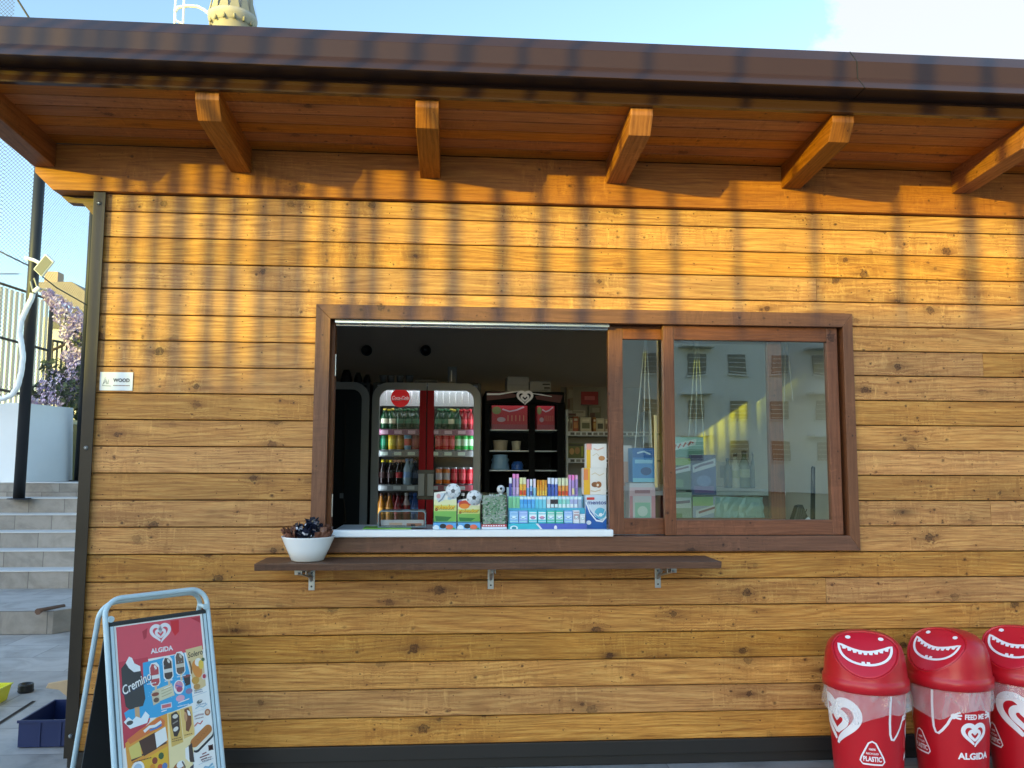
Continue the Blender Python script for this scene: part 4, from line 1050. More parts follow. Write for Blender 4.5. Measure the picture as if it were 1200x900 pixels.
b = MB(); b.box(PF(576, 500).x, PF(652, 500).x, YF+.06, YF+.075, zh+.012, zh+.024, plain('dim_freezer_light', '#fff2e6', .5, emis=2.5)); b.build('light_strip', kf)
kz = []
for py in (503.5, 528, 551, 580):
    z = PF(600, py, YF+.06).z; kz.append(z)
    b = MB(); b.box(kx0+.034, kx1-.034, YF+.055, YF+.56, z-.007, z, M_SHELFW); b.build('shelf', kf)
def carton(name, label, cat, x0, x1, y0, y1, z0, z1, col, bands=(), group=None, parent=None, rough=.45, bevel=.0015):
    """printed carton: body plus printed bands / panels on its front; bands = (u0, v0, u1, v1, colour)"""
    b = MB(); b.box(x0, x1, y0, y1, z0, z1, ink(col, rough)); o = b.build(name, parent, bevel=bevel)
    if label: tag(o, label, cat, group)
    if bands:
        D = Decal(wallmap((x0, y0-.0003, z0), (x1-x0, 0, 0), (0, 0, z1-z0), (0, -1, 0)))
        for q in bands:
            if len(q) == 5: D.rect(q[0], q[1], q[2], q[3], ink(q[4]), 1)
            elif q[0] == 'e': D.ell(*q[1:5], ink(q[5]), 2, n=16)
            elif q[0] == 'p': D.poly(q[1], ink(q[2]), 2)
            elif q[0] == 's': D.stroke(q[1], q[2], ink(q[3]), 3)
            elif q[0] == 't':   # text, kept upright and unstretched by the explicit width and height
                D.text(q[1], q[2], q[3], q[4], ink(q[5]), 3, bold=.015, width=q[6])
        D.build('print', o)
    return o
for a, c, lab in ((576, 618, 'wide red ice cream carton with pale emblem, top shelf of black freezer, left door'), (629, 650, 'narrow red ice cream carton, top shelf of black freezer, right door')):
    x0, x1 = PF(a, 500, YF+.1).x, PF(c, 500, YF+.1).x; z1 = PF(600, 474, YF+.1).z
    o = carton('ice_cream_carton', lab, 'carton', x0, x1, YF+.1, YF+.4, kz[0]+.001, z1-.01, '#c22744',
           [(0, 0, 1, .22, '#a8405a'), ('e', .14, .8, .13, .16, '#7e8d5c'), ('s', [(.3, .85), (.5, .76), (.7, .82), (.9, .95)], .06, '#cfb7d8'), ('e', .27, .42, .12, .1, '#c9a4c0')] + [(.45+.11*k, .36, .465+.11*k, .6, '#e0a08a') for k in range(5)])
items = [(578, 596, 516, 1, '#b9a58a', 'beige tub, leftmost on the second shelf of the black freezer'), (600, 611, 517, 1, '#c9bfa5', 'cream tub beside the beige tub on the second shelf of black freezer'),
         (576, 598, 533, 2, '#8fb4d4', 'pale blue crumpled bag at left of the third shelf of black freezer'), (600, 614, 541, 2, '#2f5fae', 'blue packet beside the pale blue bag on third shelf of black freezer')]
for a, c, pt, r, col, lab in items:
    x0, x1 = PF(a, 500, YF+.12).x, PF(c, 500, YF+.12).x; z0 = kz[r]+.001; z1 = PF(600, pt, YF+.12).z
    b = MB(); rx = (x1-x0)/2; n = 8
    rr = random.Random(a); zs_ = [z0+(z1-z0)*k/6 for k in range(7)]
    T = Matrix.Translation(((x0+x1)/2, YF+.12+rx, 0))
    b.lathe([(0, z0)]+[(rx*(.85+.15*k/6) if r == 1 else rx*(1-.25*(k/6)**2+rr.uniform(-.08, .08)), zs_[k]) for k in range(7)]+[(0, z1+.004)], ink(col, .4), 12, T)
    o = b.build('ice_cream_tub' if r == 1 else 'frozen_packet'); tag(o, lab, 'tub' if r == 1 else 'packet', 'goods in the black freezer')

# --- things on top of the fridges
for i, px in enumerate((449, 458, 469, 480)):
    p = P(px, 447, YF+.12); b = MB()
    b.lathe([(0, .0), (.024, 0), (.031, .062), (.034, .064), (.031, .068), (.028, .062), (.021, .006), (0, .006)], M_GREYP, 14, Matrix.Translation((p.x, YF+.12, fzt+.001)))
    o = b.build('cup'); tag(o, 'small grey cup, %s of four on top of the red drinks fridge' % ORD[i], 'cup', 'cups on top of the drinks fridge')
x0, x1 = P(487, 440, YF+.1).x, P(512, 440, YF+.1).x
carton('flat_box', 'flat grey box lying on top of the red drinks fridge beside the cups', 'box', x0, x1, YF+.1, YF+.3, fzt+.001, fzt+.035, '#6f6d69', [(.1, .3, .5, .6, '#5a5855')])
x0, x1 = P(525, 440, YF+.1).x, P(535, 440, YF+.1).x; z1 = P(530, 430, YF+.1).z
b = MB(); b.box(x0, x1, YF+.08, YF+.16, fzt+.001, z1, M_GREYP); b.box(x0+.022, x0+.034, YF+.075, YF+.0795, fzt+.02, z1-.03, M_ALU)
o = b.build('dispenser', bevel=.004); tag(o, 'small upright grey dispenser standing on the right of the drinks fridge top', 'dispenser')
for a, c, pt, col, lab, bands in ((594.5, 619.5, 441.5, '#b5b3ae', 'taller plain pale box on top of the black display freezer', [(.02, .46, .98, .49, '#9a9890')]), (621, 645.5, 446.5, '#aba9a4', 'lower pale box with two dark marks on the black display freezer', [(.6, .66, .96, .8, '#3a3836'), (.68, .34, .96, .5, '#3a3836')])):
    x0, x1 = P(a, 450, YF+.1).x, P(c, 450, YF+.1).x; z1 = P(610, pt, YF+.1).z
    carton('box', lab, 'box', x0, x1, YF+.1, YF+.38, kzt+.001, z1, col, bands, 'pale boxes on top of the black freezer')
rr = random.Random(9)
for i, (a, c, pt) in enumerate(((398, 412, 433), (414, 424, 436), (425, 434, 438))):
    x0, x1 = P(a, 440, YF+.15).x, P(c, 440, YF+.15).x; z1 = P(410, pt, YF+.15).z
    b = MB(); rx = (x1-x0)/2; b.lathe([(0, 0), (rx*.9, 0), (rx, .03), (rx*.8, (z1-gzt)*.7), (rx*.5, z1-gzt), (0, z1-gzt)], M_BLACK, 14, Matrix.Translation(((x0+x1)/2, YF+.2, gzt+.001)))
    o = b.build('dark_jar'); tag(o, ['widest squat dark jar on the dark left fridge', 'middle squat dark jar on the dark left fridge', 'squat dark jar at the right edge of dark left fridge top'][i], 'jar', 'dark jars on the dark fridge')

# --- white shelving with packets right of the freezer
YS = 2.55
rx0, rx1 = P(663, 500, YS).x, P(716, 500, YS).x+.35
sh_ = thing('shelving', 'white metal shelving with snack packets right of the black freezer', 'shelving', ((rx0+rx1)/2, YS+.15, GZ+.02))
b = MB(); b.box(rx0, rx1, YS+.30, YS+.32, GZ+.021, P(680, 466, YS).z+.12, plain('shelving_back', '#a09c94', .6)); b.build('back_panel', sh_)
for x in (rx0, rx1-.02):
    b = MB(); b.box(x, x+.02, YS, YS+.298, GZ+.021, P(680, 480, YS).z, M_WHITEP); b.build('upright', sh_)
rz = []
for py in (505.5, 537, 575):
    z = P(690, py, YS).z; rz.append(z)
    b = MB(); b.box(rx0+.021, rx1-.021, YS, YS+.29, z-.04, z, M_WHITEP); b.build('shelf', sh_)
    D = Decal(wallmap((rx0+.02, YS-.0003, z-.04), (1, 0, 0), (0, 0, 1), (0, -1, 0)))
    for k in range(16): D.rect(.02+.05*k, .008, .055+.05*k, .03, ink('#8d8a84' if k % 3 else '#5b5955'), 1)
    D.build('price_strip', sh_)
def shelfpack(a, c, pt, row, col, lab, bands, nm='packet', d=.16):
    x0, x1 = P(a, 500, YS+.02).x, P(c, 500, YS+.02).x; z1 = P(690, pt, YS+.02).z
    return carton(nm, lab, 'packet', x0, x1, YS+.02, YS+.02+d, rz[row]+.001, z1, col, bands, 'packets on the white shelving')
for i, (a, c, pt, col, c2) in enumerate(((664, 667.5, 489, '#8f7f6a', '#5a4a3a'), (668, 671, 490, '#b9a98c', '#7a5a3a'), (671.5, 678, 488, '#a04a22', '#c98a4a'), (680, 693, 489, '#cfc4a6', '#6b6a48'), (695, 698.5, 489, '#b8743a', '#d9b36a'), (699, 708, 490, '#d8cfb4', '#5f5a48'), (709, 712.5, 491, '#cbb89a', '#8a6a4a'))):
    shelfpack(a, c, pt, 0, col, ['brown grey packet, leftmost on the upper white shelf', 'narrow beige packet, second on the upper white shelf', 'rusty orange packet on the upper white shelf', 'wide cream packet with olive picture on upper white shelf', 'narrow orange packet beside the wide cream packet, upper white shelf', 'ivory packet with dark picture on the upper white shelf', 'tan packet, rightmost on the upper white shelf'][i], [(.15, .2, .85, .6, c2), (.2, .7, .8, .85, '#e6dcc4')])
shelfpack(664, 684, 519.5, 1, '#6e6e2f', 'olive green carton with food pictures on the lower white shelf', [(0, 0, .1, 1, '#7f8a34'), ('e', .3, .45, .14, .22, '#c99a5a'), ('e', .62, .5, .15, .24, '#b4854a'), (.1, .8, .95, .95, '#3c3a1c'), (.85, .1, .98, .8, '#a8b048')], 'carton')
shelfpack(685.5, 706, 523, 1, '#8f6a2c', 'brown carton behind the white biscuit boxes on the lower white shelf', [(.1, .2, .9, .5, '#b98a44')], 'carton')
p0, p1 = P(681, 474, YS+.2), P(701, 459, YS+.2)
carton('red_placard', 'dark red placard propped at the top of the white shelving', 'placard', p0.x, p1.x, YS+.2, YS+.21, p0.z, p1.z, '#9c1b22', [(.2, .35, .8, .65, '#c9636a')])
for a, c, pt, pb, col, lab in ((664, 672, 454, 482, '#8a7f70', 'tall grey brown picture card behind the upper white shelf'), (690, 704, 476, 492, '#7d7a6a', 'grey green box standing above the shelf packets'), (664, 686, 481, 488.2, '#c6c2b8', 'white wedge shaped packet lying above the upper shelf packets')):
    z0, z1 = P(690, pb, YS+.22).z, P(690, pt, YS+.22).z
    carton('picture_card' if pt == 454 else 'box', lab, 'card' if pt == 454 else 'box', P(a, 480, YS+.22).x, P(c, 480, YS+.22).x, YS+.22, YS+.28, z0, z1, col, [(.1, .1, .5, .5, '#6a4a40'), (.3, .55, .9, .9, '#a09a8c')])

# ================================================================== THE COUNTER
counter = thing('counter', 'white topped serving counter inside the window', 'counter', (.8, .45, GZ+.02))
b = MB(); b.box(-.66, 2.24, .202, .72, 1.110, 1.1485, M_WHITE); b.build('worktop', counter, bevel=.003)
b = MB(); b.box(-.62, 2.22, .24, .70, GZ+.021, 1.1095, M_INT); b.build('cabinet', counter)
ZC = 1.1492
YC = .25
def PC(px, py, Y=YC): return P(px, py, Y)
zc_px = 617.0
# green leaflet box + clear case
x0, x1 = PC(426, 615).x, PC(482, 615).x
carton('leaflet_box', 'flat bright green packet lying on the counter under the clear case', 'packet', x0, x1, .22, .36, ZC, ZC+.018, '#6fae35', [(.05, .3, .45, .75, '#39752a'), (.55, .2, .9, .8, '#a6cf4a')])
x0, x1, zt = PC(443, 600).x, PC(499, 600).x, PC(470, 598.5).z
cs = thing('display_case', 'clear acrylic display case with white band on the counter', 'case', ((x0+x1)/2, .3, ZC+.02))
b = MB(); out = rounded(x0, x1, ZC+.019, zt, .02, .02, 5); inn = rounded(x0+.006, x1-.006, ZC+.025, zt-.006, .016, .016, 5)
ring(b, out, inn, .25, .40, plain('smoky_acrylic_edge', '#6e7f86', .15, var=.05)); b.build('frame', cs)
b = MB(); b.face([(x, .252, z) for x, z in inn], M_CLEAR); b.build('front', cs)
x0b, x1b = x0+.012, x1-.012
carton('paper_band', None, None, x0b, x1b, .30, .304, ZC+.026, PC(470, 610).z, '#dfdce0', [(.2, .1, .5, .5, '#e6c3a8'), (.6, .0, .95, .4, '#c98a70'), (.7, 0, .8, .25, '#3a2a26')], None, cs)
# chewy candy boxes with football cards
def candy_box(a, c, pt, ballx, bally, label, dark):
    x0, x1 = PC(a, 600).x, PC(c, 600).x; zt = PC(a, pt).z; z1 = ZC+.045
    t = thing('candy_box', label, 'candy box', ((x0+x1)/2, .3, ZC), 'football candy boxes on the counter')
    b = MB(); b.box(x0, x1, .235, .36, ZC, z1, ink('#5aa2d8')); o = b.build('tray', t, bevel=.002)
    D = Decal(wallmap((x0, .2345, ZC), (x1-x0, 0, 0), (0, 0, z1-ZC), (0, -1, 0)))
    D.rect(0, 0, 1, .35, ink('#8cc4e6')); D.ell(.42, .6, .14, .3, ink('#1e2326'), 2); D.ell(.7, .5, .16, .3, ink('#dd6b4a'), 2); D.ell(.12, .4, .14, .35, ink('#d8e6ea'), 2); D.poly([(.5, .1), (.95, .1), (.95, .4), (.6, .5)], ink('#4a9a4a'), 1)
    D.build('print', o)
    b = MB(); bx, bz = PC(ballx, bally).x, PC(ballx, bally).z; rb = 9*(PC(600, 600).x-PC(500, 600).x)/100
    outl = [(x0, z1+.0005), (x1, z1+.0005), (x1, zt-.03), (bx+rb*.6, zt), (bx-rb*.6, zt+.002), (x0+.01, zt-.004)]
    outl = [(x0, z1+.0005), (x1, z1+.0005), (x1, zt-.02), (bx+rb*.9, zt+.006), (bx-rb*.9, zt+.01), (x0, zt)]
    plate(b, outl, .335, .339, ink('#e9e7dd'), 'x'); cd = b.build('card', t)
    W = x1-x0; H = zt-z1
    D = Decal(wallmap((x0, .3345, z1), (W, 0, 0), (0, 0, H), (0, -1, 0)))
    D.rect(0, .0, 1, .36, ink('#7db955')); D.rect(0, .36, 1, .58, ink('#cfd57a')); D.rect(0, .58, 1, .75, ink('#e4e2ae')); D.poly([(.1, .02), (.6, .02), (.8, .16), (.05, .2)], ink('#2f7a38'), 2)
    D.text('goleador', .5, .48, .22, ink('#8a2a10'), 3, bold=.05, width=.90); D.text('goleador', .49, .49, .2, ink('#f2c928'), 4, bold=.02, width=.88)
    if dark: D.poly([(.05, .95), (.35, 1.0), (.62, .8), (.3, .62), (.05, .7)], ink('#d2452a'), 2); D.ell(.78, .84, .16, .07, ink('#b3162a'), 3); D.poly([(.0, .85), (.2, 1), (.0, 1)], ink('#6a5aa8'), 3); D.ell(.3, .72, .22, .12, ink('#ee8a2a'), 3)
    else: D.poly([(.12, .78), (.3, .98), (.55, 1.0), (.4, .72), (.2, .66)], ink('#c9d2da'), 2); D.ell(.75, .86, .16, .09, ink('#a9c4d0'), 3, rot=.5); D.ell(.2, .88, .09, .08, ink('#d9a0a0'), 3); D.stroke([(.2, .68), (.36, .78), (.5, .98)], .05, ink('#7f8a90'), 3)
    D.build('print', cd)
    # the card ball: white disc with dark pentagons
    b = MB(); n = 24
    b.lathe([(0, 0), (rb, 0), (rb, .004), (0, .004)], M_WHITEP, n, Matrix.Translation((bx, .334, bz)) @ Matrix.Rotation(R(90), 4, 'X')); bo = b.build('ball', t)
    D = Decal(wallmap((bx, .3298, bz), (rb, 0, 0), (0, 0, rb), (0, -1, 0)))
    D.ell(.0, .0, .32, .32, ink('#2a2d2e') if dark else ink('#5b6166'), 1, n=5, rot=.3)
    for k in range(5):
        an = .3+2*PI*k/5+PI/5; D.ell(.86*math.cos(an), .86*math.sin(an), .18, .12, ink('#9aa0a4'), 1, n=6, rot=an+PI/2); D.stroke([(.34*math.cos(an-PI/5), .34*math.sin(an-PI/5)), (.62*math.cos(an-PI/5), .62*math.sin(an-PI/5))], .05, ink('#9aa0a4'), 1)
    D.build('print', bo)
candy_box(508, 535, 578, 531, 576, 'candy box with pale card and football cut-out, beside the clear case', False)
candy_box(536.5, 563, 587, 556, 584, 'candy box with orange red card and football cut-out, beside the candy tub', True)
# tub of wrapped candies
x0, x1, zt = PC(564.5, 600).x, PC(594, 600).x, PC(575, 578).z
tb = thing('candy_tub', 'clear square tub full of white and green wrapped candies', 'candy tub', ((x0+x1)/2, .3, ZC))
b = MB(); y0_, y1_ = .24, .36
b.box(x0, x1, y0_, y1_, ZC, ZC+.022, ink('#dfe4ea')); b.build('base', tb, bevel=.002)
b = MB(); b.box(x0+.001, x1-.001, y0_-.001, y0_+.001, ZC+.0225, ZC+.036, ink('#c9525c')); b.build('label', tb)
D = Decal(wallmap((x0, y0_-.0016, ZC+.0225), (x1-x0, 0, 0), (0, 0, .0135), (0, -1, 0)))
for k in range(9): D.rect(.05+.1*k, .25, .11+.1*k, .75, M_PRINTW)
D.build('print', tb)
b = MB()
for f in ([(x0, y0_), (x1, y0_)], [(x1, y0_), (x1, y1_)], [(x1, y1_), (x0, y1_)], [(x0, y1_), (x0, y0_)]):
    b.face([(f[0][0], f[0][1], ZC+.0365), (f[1][0], f[1][1], ZC+.0365), (f[1][0], f[1][1], zt), (f[0][0], f[0][1], zt)], M_CLEAR)
b.build('wall', tb)
b = MB(); b.box(x0+.009, x1-.009, y0_+.014, y1_-.008, ZC+.0365, zt-.016, ink('#c4dccb')); b.build('filler_core', tb)  # pale box added inside so gaps between candies look less dark
b = MB(); rr = random.Random(12); cm_ = [ink('#f2f5f2'), ink('#e8f4ec'), ink('#a9dcb8'), ink('#5fae7e'), ink('#f6f8f6'), ink('#d9eee0')]
for k in range(330):
    c = Vector((rr.uniform(x0+.008, x1-.008), rr.uniform(y0_+.006, y1_-.01) if k > 200 else y0_+.007+rr.uniform(0, .006), rr.uniform(ZC+.042, zt-.012)))
    T = Matrix.Translation(c) @ Matrix.Rotation(rr.uniform(0, 6), 4, Vector((rr.uniform(-1, 1), rr.uniform(-1, 1), rr.uniform(-1, 1))).normalized())
    m = rr.choice(cm_); s = rr.uniform(.9, 1.35)
    pts = [(-.011, 0), (-.007, .0018), (-.0055, .0045), (.0055, .0045), (.007, .0018), (.011, .004)]
    prev = None
    for x, r_ in pts:
        rg = [T @ Vector((x*s, r_*s*math.cos(a), r_*s*math.sin(a)*.7)) for a in (0, 1.57, 3.14, 4.71)]
        if prev:
            for i in range(4): b.face([prev[i], prev[(i+1) % 4], rg[(i+1) % 4], rg[i]], m)
        prev = rg
o = b.build('candies', tb, weld=False); tag(o, kind='stuff')
p = PC(587, 575, .38); rb = .024
b = MB(); b.lathe([(0, -rb)]+[(rb*math.cos(a), rb*math.sin(a)) for a in [R(-75+15*k) for k in range(11)]]+[(0, rb)], M_WHITEP, 18, Matrix.Translation((p.x, .39, zt+.018)))
b.lathe([(.0, .0), (.009, 0), (.009, .001), (0, .0012)], M_BLACK, 5, Matrix.Translation((p.x, .39-rb*.98, zt+.022)) @ Matrix.Rotation(R(95), 4, 'X'))
b.lathe([(.014, -.020), (.020, -.016), (.022, -.012)], M_WHITEP, 12, Matrix.Translation((p.x, .39, zt)))
b.tube([(p.x, .39, ZC), (p.x, .39, zt-.004)], .012, M_WHITEP, 8)
o = b.build('ball_topper', weld=False); tag(o, 'small toy football on a white stick behind the candy tub', 'toy ball')
# chewing gum stand
M_STAND = ink('#39b7c6'); mpx = (PC(650, 600).x-PC(550, 600).x)/100
x0, x1 = PC(595.5, 600).x, PC(686.5, 600).x
gs = thing('gum_stand', 'three tier turquoise chewing gum counter stand full of packets', 'display stand', ((x0+x1)/2, .3, ZC))
zA, zB, zC_ = PC(640, 613).z, PC(640, 596.5).z, PC(640, 582.5).z
b = MB(); b.box(x0, x1, .22, .40, ZC, zA, M_STAND); b.build('base', gs, bevel=.002)
D = Decal(wallmap((x0, .2195, ZC), (x1-x0, 0, 0), (0, 0, zA-ZC), (0, -1, 0)))
D.poly([(.42, 0), (1, 0), (1, 1), (.36, 1)], ink('#4f63b8'), 1); D.stroke([(.36, 1), (.44, 0)], .03, M_PRINTW, 2); D.ell(.07, .4, .05, .34, ink('#dfeff2'), 1); D.ell(.07, .4, .03, .2, ink('#2b8f9e'), 2); D.ell(.6, .45, .02, .3, M_PRINTW, 2); D.build('print', gs)
b = MB(); b.box(x0+.002, x1-.002, .275, .279, zA+.0005, zB+.004, ink('#4aaec9')); b.box(x0+.002, x1-.002, .279, .345, zB-.004, zB-.0005, ink('#2f8fb0')); b.build('step', gs)
b = MB(); b.box(x0+.002, x1-.002, .325, .329, zB+.0003, zC_+.003, ink('#7fb6cf')); b.box(x0+.002, x1-.002, .329, .40, zC_-.004, zC_-.0005, ink('#2f8fb0')); b.box(x0+.001, x1-.001, .396, .40, zA+.0005, zC_+.05, ink('#b6d3de')); b.build('step', gs)
def zx(zp): return PC(590+zp/9.231, 600).x        # crop position on the stand
def gum(cx, w, z0, ztop, y, d, col, cap, capf, lab, band=None):
    b = MB(); xa, xb = zx(cx-w/2), zx(cx+w/2); zt_ = PC(640, 540+ztop/9.231).z; zm = zt_-(zt_-z0)*capf
    b.box(xa, xb, y, y+d, z0+.0006, zm, ink(col), skip=('+z',)); b.box(xa, xb, y, y+d, zm, zt_, ink(cap), skip=('-z',))
    if band: b.box(xa+.001, xb-.001, y-.0006, y-.0001, z0+(zm-z0)*.12, z0+(zm-z0)*.5, ink(band))
    o = b.build('gum_packet'); tag(o, lab, 'gum packet', 'chewing gum packets on the turquoise stand'); return o
top = [(88, 30, 188, '#4a4f9e', '#e6e6ee', .3, None), (128, 34, 145, '#a98fc4', '#e884c4', .2, '#b99ad0'), (166, 30, 147, '#c49ac6', '#ea8ac8', .2, '#dfc0dc'),
       (205, 36, 187, '#eab63a', '#dfe0a0', .35, '#d9452e'), (243, 36, 187, '#e8a83a', '#e2dfb4', .35, '#d9452e'), (282, 28, 205, '#7fa6d8', '#d9a6d4', .5, None), (317, 26, 203, '#8fb8e0', '#eef0f4', .4, '#4a4f9e'), (355, 28, 200, '#8cc4dc', '#e6d9ec', .5, None),
       (394, 27, 212, '#e59a22', '#d98a1a', .3, '#f2c24a'), (423, 26, 214, '#eaa02a', '#e0881c', .3, '#f2c24a'), (452, 26, 212, '#e59a22', '#eaa832', .3, '#f0d060'), (480, 26, 214, '#e8a83a', '#d98a1a', .3, '#f2c24a'),
       (517, 32, 188, '#3f5cae', '#e4e8f2', .32, None), (556, 32, 190, '#4a62b4', '#dfe6f4', .34, None), (594, 32, 192, '#5a6ab8', '#e4e8f2', .34, None),
       (632, 34, 190, '#e69a4a', '#d6dcb8', .42, '#dd4a30'), (672, 34, 188, '#e8a24a', '#dde0bc', .42, '#dd4a30'), (711, 34, 188, '#e69444', '#d6d8b0', .42, '#dd4a30'),
       (746, 30, 155, '#b79ad2', '#e58ac6', .2, None), (782, 32, 155, '#a98cc8', '#e878be', .25, '#e6d29a'), (820, 30, 157, '#a58cc6', '#dba0cc', .2, '#8f76b8')]
tn = {'#4a4f9e': 'indigo', '#a98fc4': 'tall lilac', '#c49ac6': 'tall pink', '#eab63a': 'yellow and red', '#e8a83a': 'amber', '#7fa6d8': 'pink and blue', '#8fb8e0': 'white and blue', '#8cc4dc': 'mauve and aqua', '#e59a22': 'orange', '#eaa02a': 'orange', '#3f5cae': 'royal blue', '#4a62b4': 'royal blue', '#5a6ab8': 'blue violet', '#e69a4a': 'cream and orange', '#e8a24a': 'cream and orange', '#e69444': 'cream and orange', '#b79ad2': 'tall lilac', '#a98cc8': 'tall violet', '#a58cc6': 'tall violet'}
ORD2 = ORD + ['eleventh', 'twelfth', 'thirteenth', 'fourteenth', 'fifteenth', 'sixteenth', 'seventeenth', 'eighteenth', 'nineteenth', 'twentieth', 'twenty-first']
for i, (cx, w, tp, col, cap, cf, bd) in enumerate(top):
    gum(cx, w-3, zC_, tp, .345+.004*(i % 2), .018, col, cap, cf, '%s gum packet, %s from left in the top row of the gum stand' % (tn[col], ORD2[i]), bd)
mid = [(77, '#86d49a', 'green'), (119, '#8fd8a2', 'green'), (161, '#86cf98', 'green'), (202, '#4aa6e0', 'sky blue'), (242, '#3f9ade', 'sky blue'), (284, '#4a9fe0', 'sky blue'), (327, '#56a8e4', 'sky blue'), (369, '#62c4dc', 'aqua'), (409, '#70c9dc', 'aqua'), (450, '#7ecfe0', 'aqua'), (495, '#d9d2d4', 'white and black'), (537, '#2e2630', 'black'), (579, '#3a3038', 'black'), (621, '#7fd2c4', 'mint'), (664, '#9adccc', 'mint'), (708, '#8fd4cc', 'mint'), (750, '#b3b9e0', 'lavender'), (793, '#a9b4dc', 'lavender'), (836, '#9ab4cc', 'grey blue')]
for i, (cx, col, nm) in enumerate(mid):
    gum(cx, 37, zB, 392, .285, .016, col, ['#d7eef2', '#c9e6ee', '#e4eef0'][i % 3] if i > 2 else '#9adcae', .22 if i > 2 else .1, '%s gum packet, %s from left in the middle row of the gum stand' % (nm, ORD2[i]), '#e6f2f4' if i in (10, 11, 12, 13, 14, 15, 16, 17) else '#5fb6e6' if i in (3, 4, 5, 6) else None)
bot = [(111, 96, '#7db4e2', '#a5cdec', 'pale blue'), (212, 96, '#8aa8e0', '#b0c6ee', 'periwinkle'), (315, 92, '#4fc4d4', '#e9f2f4', 'white and turquoise'), (414, 92, '#46c0cf', '#edf4f4', 'white and turquoise'), (509, 84, '#42c2aa', '#c9ded6', 'sea green'), (601, 84, '#3fbfa6', '#cfe2d8', 'sea green'), (698, 92, '#8ab4e6', '#b9d2f2', 'sky blue'), (784, 66, '#e6e8ee', '#b9a0a4', 'white'), (851, 54, '#eceff2', '#cfdadf', 'white')]
for i, (cx, w, col, c2, nm) in enumerate(bot):
    xa, xb = zx(cx-w/2), zx(cx+w/2); z1 = PC(640, 540+(540 if i < 7 else 535 if i == 7 else 575)/9.231).z
    carton('gum_box', '%s gum box, %s from left in the bottom row of the gum stand' % (nm, ORD2[i]), 'gum box', xa, xb, .232, .27, zA+.0008, z1, col,
           [(.08, .30, .92, .72, c2), ('e', .5, .45, .3, .13, '#e4f2f4' if i not in (2, 3) else '#d98aa0'), (.1, .80, .9, .90, c2), ('s', [(.15, .5), (.45, .36), (.85, .5)], .05, '#3f8fc4' if i < 7 else '#8a8f96'), (.05, .1, .95, .2, '#a9d9e0' if i < 7 else '#dfe4e8')], 'gum boxes in the bottom row of the stand')
# mint carton and biscuit boxes
x0, x1 = PC(686.8, 600).x, PC(711, 600).x; z1 = PC(700, 580).z
carton('mint_carton', 'blue and white mint carton under the white biscuit boxes', 'carton', x0, x1, .26, .34, ZC, z1, '#cfdfec',
       [('p', [(0, 0), (1, 0), (1, .35), (.75, .28), (.45, .38), (.15, .62), (0, .85)], '#1f5fae'), ('s', [(0, .8), (.2, .5), (.5, .28), (.8, .25), (1, .38)], .05, '#eef4f8'), ('s', [(.08, .85), (.3, .55), (.6, .4), (.85, .45), (.95, .6)], .03, '#dceaf4'), ('e', .7, .48, .28, .16, '#5fb6d4'), ('e', .72, .44, .09, .05, '#f2f6f8'), ('e', .14, .22, .12, .06, '#e6eef4'), ('t', 'mentos', .54, .78, .10, '#2a3f8f', .9), (.05, .86, .42, .93, '#cf3f3a'), (0, 0, 1, .1, '#17468c')])
z2 = PC(700, 548.5).z; z3 = PC(703, 520).z
xa = PC(684.5, 600).x
bis = [(0, 0, .28, 1, '#efb52e'), (.0, .55, .2, .95, '#e98a4a'), ('e', .5, .38, .16, .1, '#8a5a34'), ('e', .66, .38, .13, .12, '#a46a3c'), ('e', .62, .36, .05, .05, '#efe2cc'), ('s', [(.35, .75), (.5, .82), (.7, .72), (.9, .8)], .03, '#d9c9a8'), ('s', [(.3, .15), (.5, .12), (.75, .18)], .03, '#d8c09a')]
carton('biscuit_box', 'white and yellow biscuit box lying directly on the blue mint carton', 'box', xa, x1, .26, .34, z1+.0008, z2, '#ece9e2', bis, 'white biscuit boxes beside the sash')
carton('biscuit_box', 'white and yellow biscuit box on top of the stack over the mint carton', 'box', PC(688, 600).x, x1+.004, .262, .338, z2+.0008, z3, '#efece6', [(0, 0, .2, .75, '#f0bb2c'), (.0, .75, .25, 1, '#eaa090'), ('e', .75, .4, .16, .1, '#c98f5a'), ('s', [(.35, .8), (.55, .74), (.85, .84)], .04, '#e0b7a0'), ('s', [(.3, .5), (.5, .6), (.62, .5)], .03, '#d9cdb4')], 'white biscuit boxes beside the sash')

# ================================================================== STOCK BEHIND THE PANES
YP = .32
def PP(px, py, Y=YP): return P(px, py, Y)
def pbox(name, label, cat, a, c, pt, pb, col, bands, Y=YP, d=.12, group='boxes standing behind the sliding panes'):
    z0 = max(ZC, PP(a, pb, Y).z); return carton(name, label, cat, PP(a, 600, Y).x, PP(c, 600, Y).x, Y, Y+d, z0, PP(a, pt, Y).z, col, bands, group)
pbox('box', 'blue patterned box under a pink box behind the narrow sash pane, upper of two', 'box', 742, 768, 525, 565, '#3f8fcf', [(0, .72, 1, 1, '#2f6fb4'), (.1, .55, .9, .66, '#9fd4ee'), ('e', .6, .32, .25, .12, '#1f4f8a'), (0, 0, 1, .12, '#8ad0e4'), ('s', [(.2, .85), (.5, .9), (.8, .82)], .05, '#cfe6f2')])
pbox('box', 'pink rimmed white box behind the narrow sash pane, lower of two', 'box', 738, 768, 566, 617, '#dcd6da', [(0, .7, 1, .9, '#e8c3c9'), (0, 0, .12, .7, '#d8929f'), (.85, .05, 1, .7, '#dc9aa8'), (.2, .2, .8, .55, '#9fcfb8'), ('e', .5, .35, .2, .12, '#d9e6dc'), (.2, .76, .8, .84, '#b98a94')])
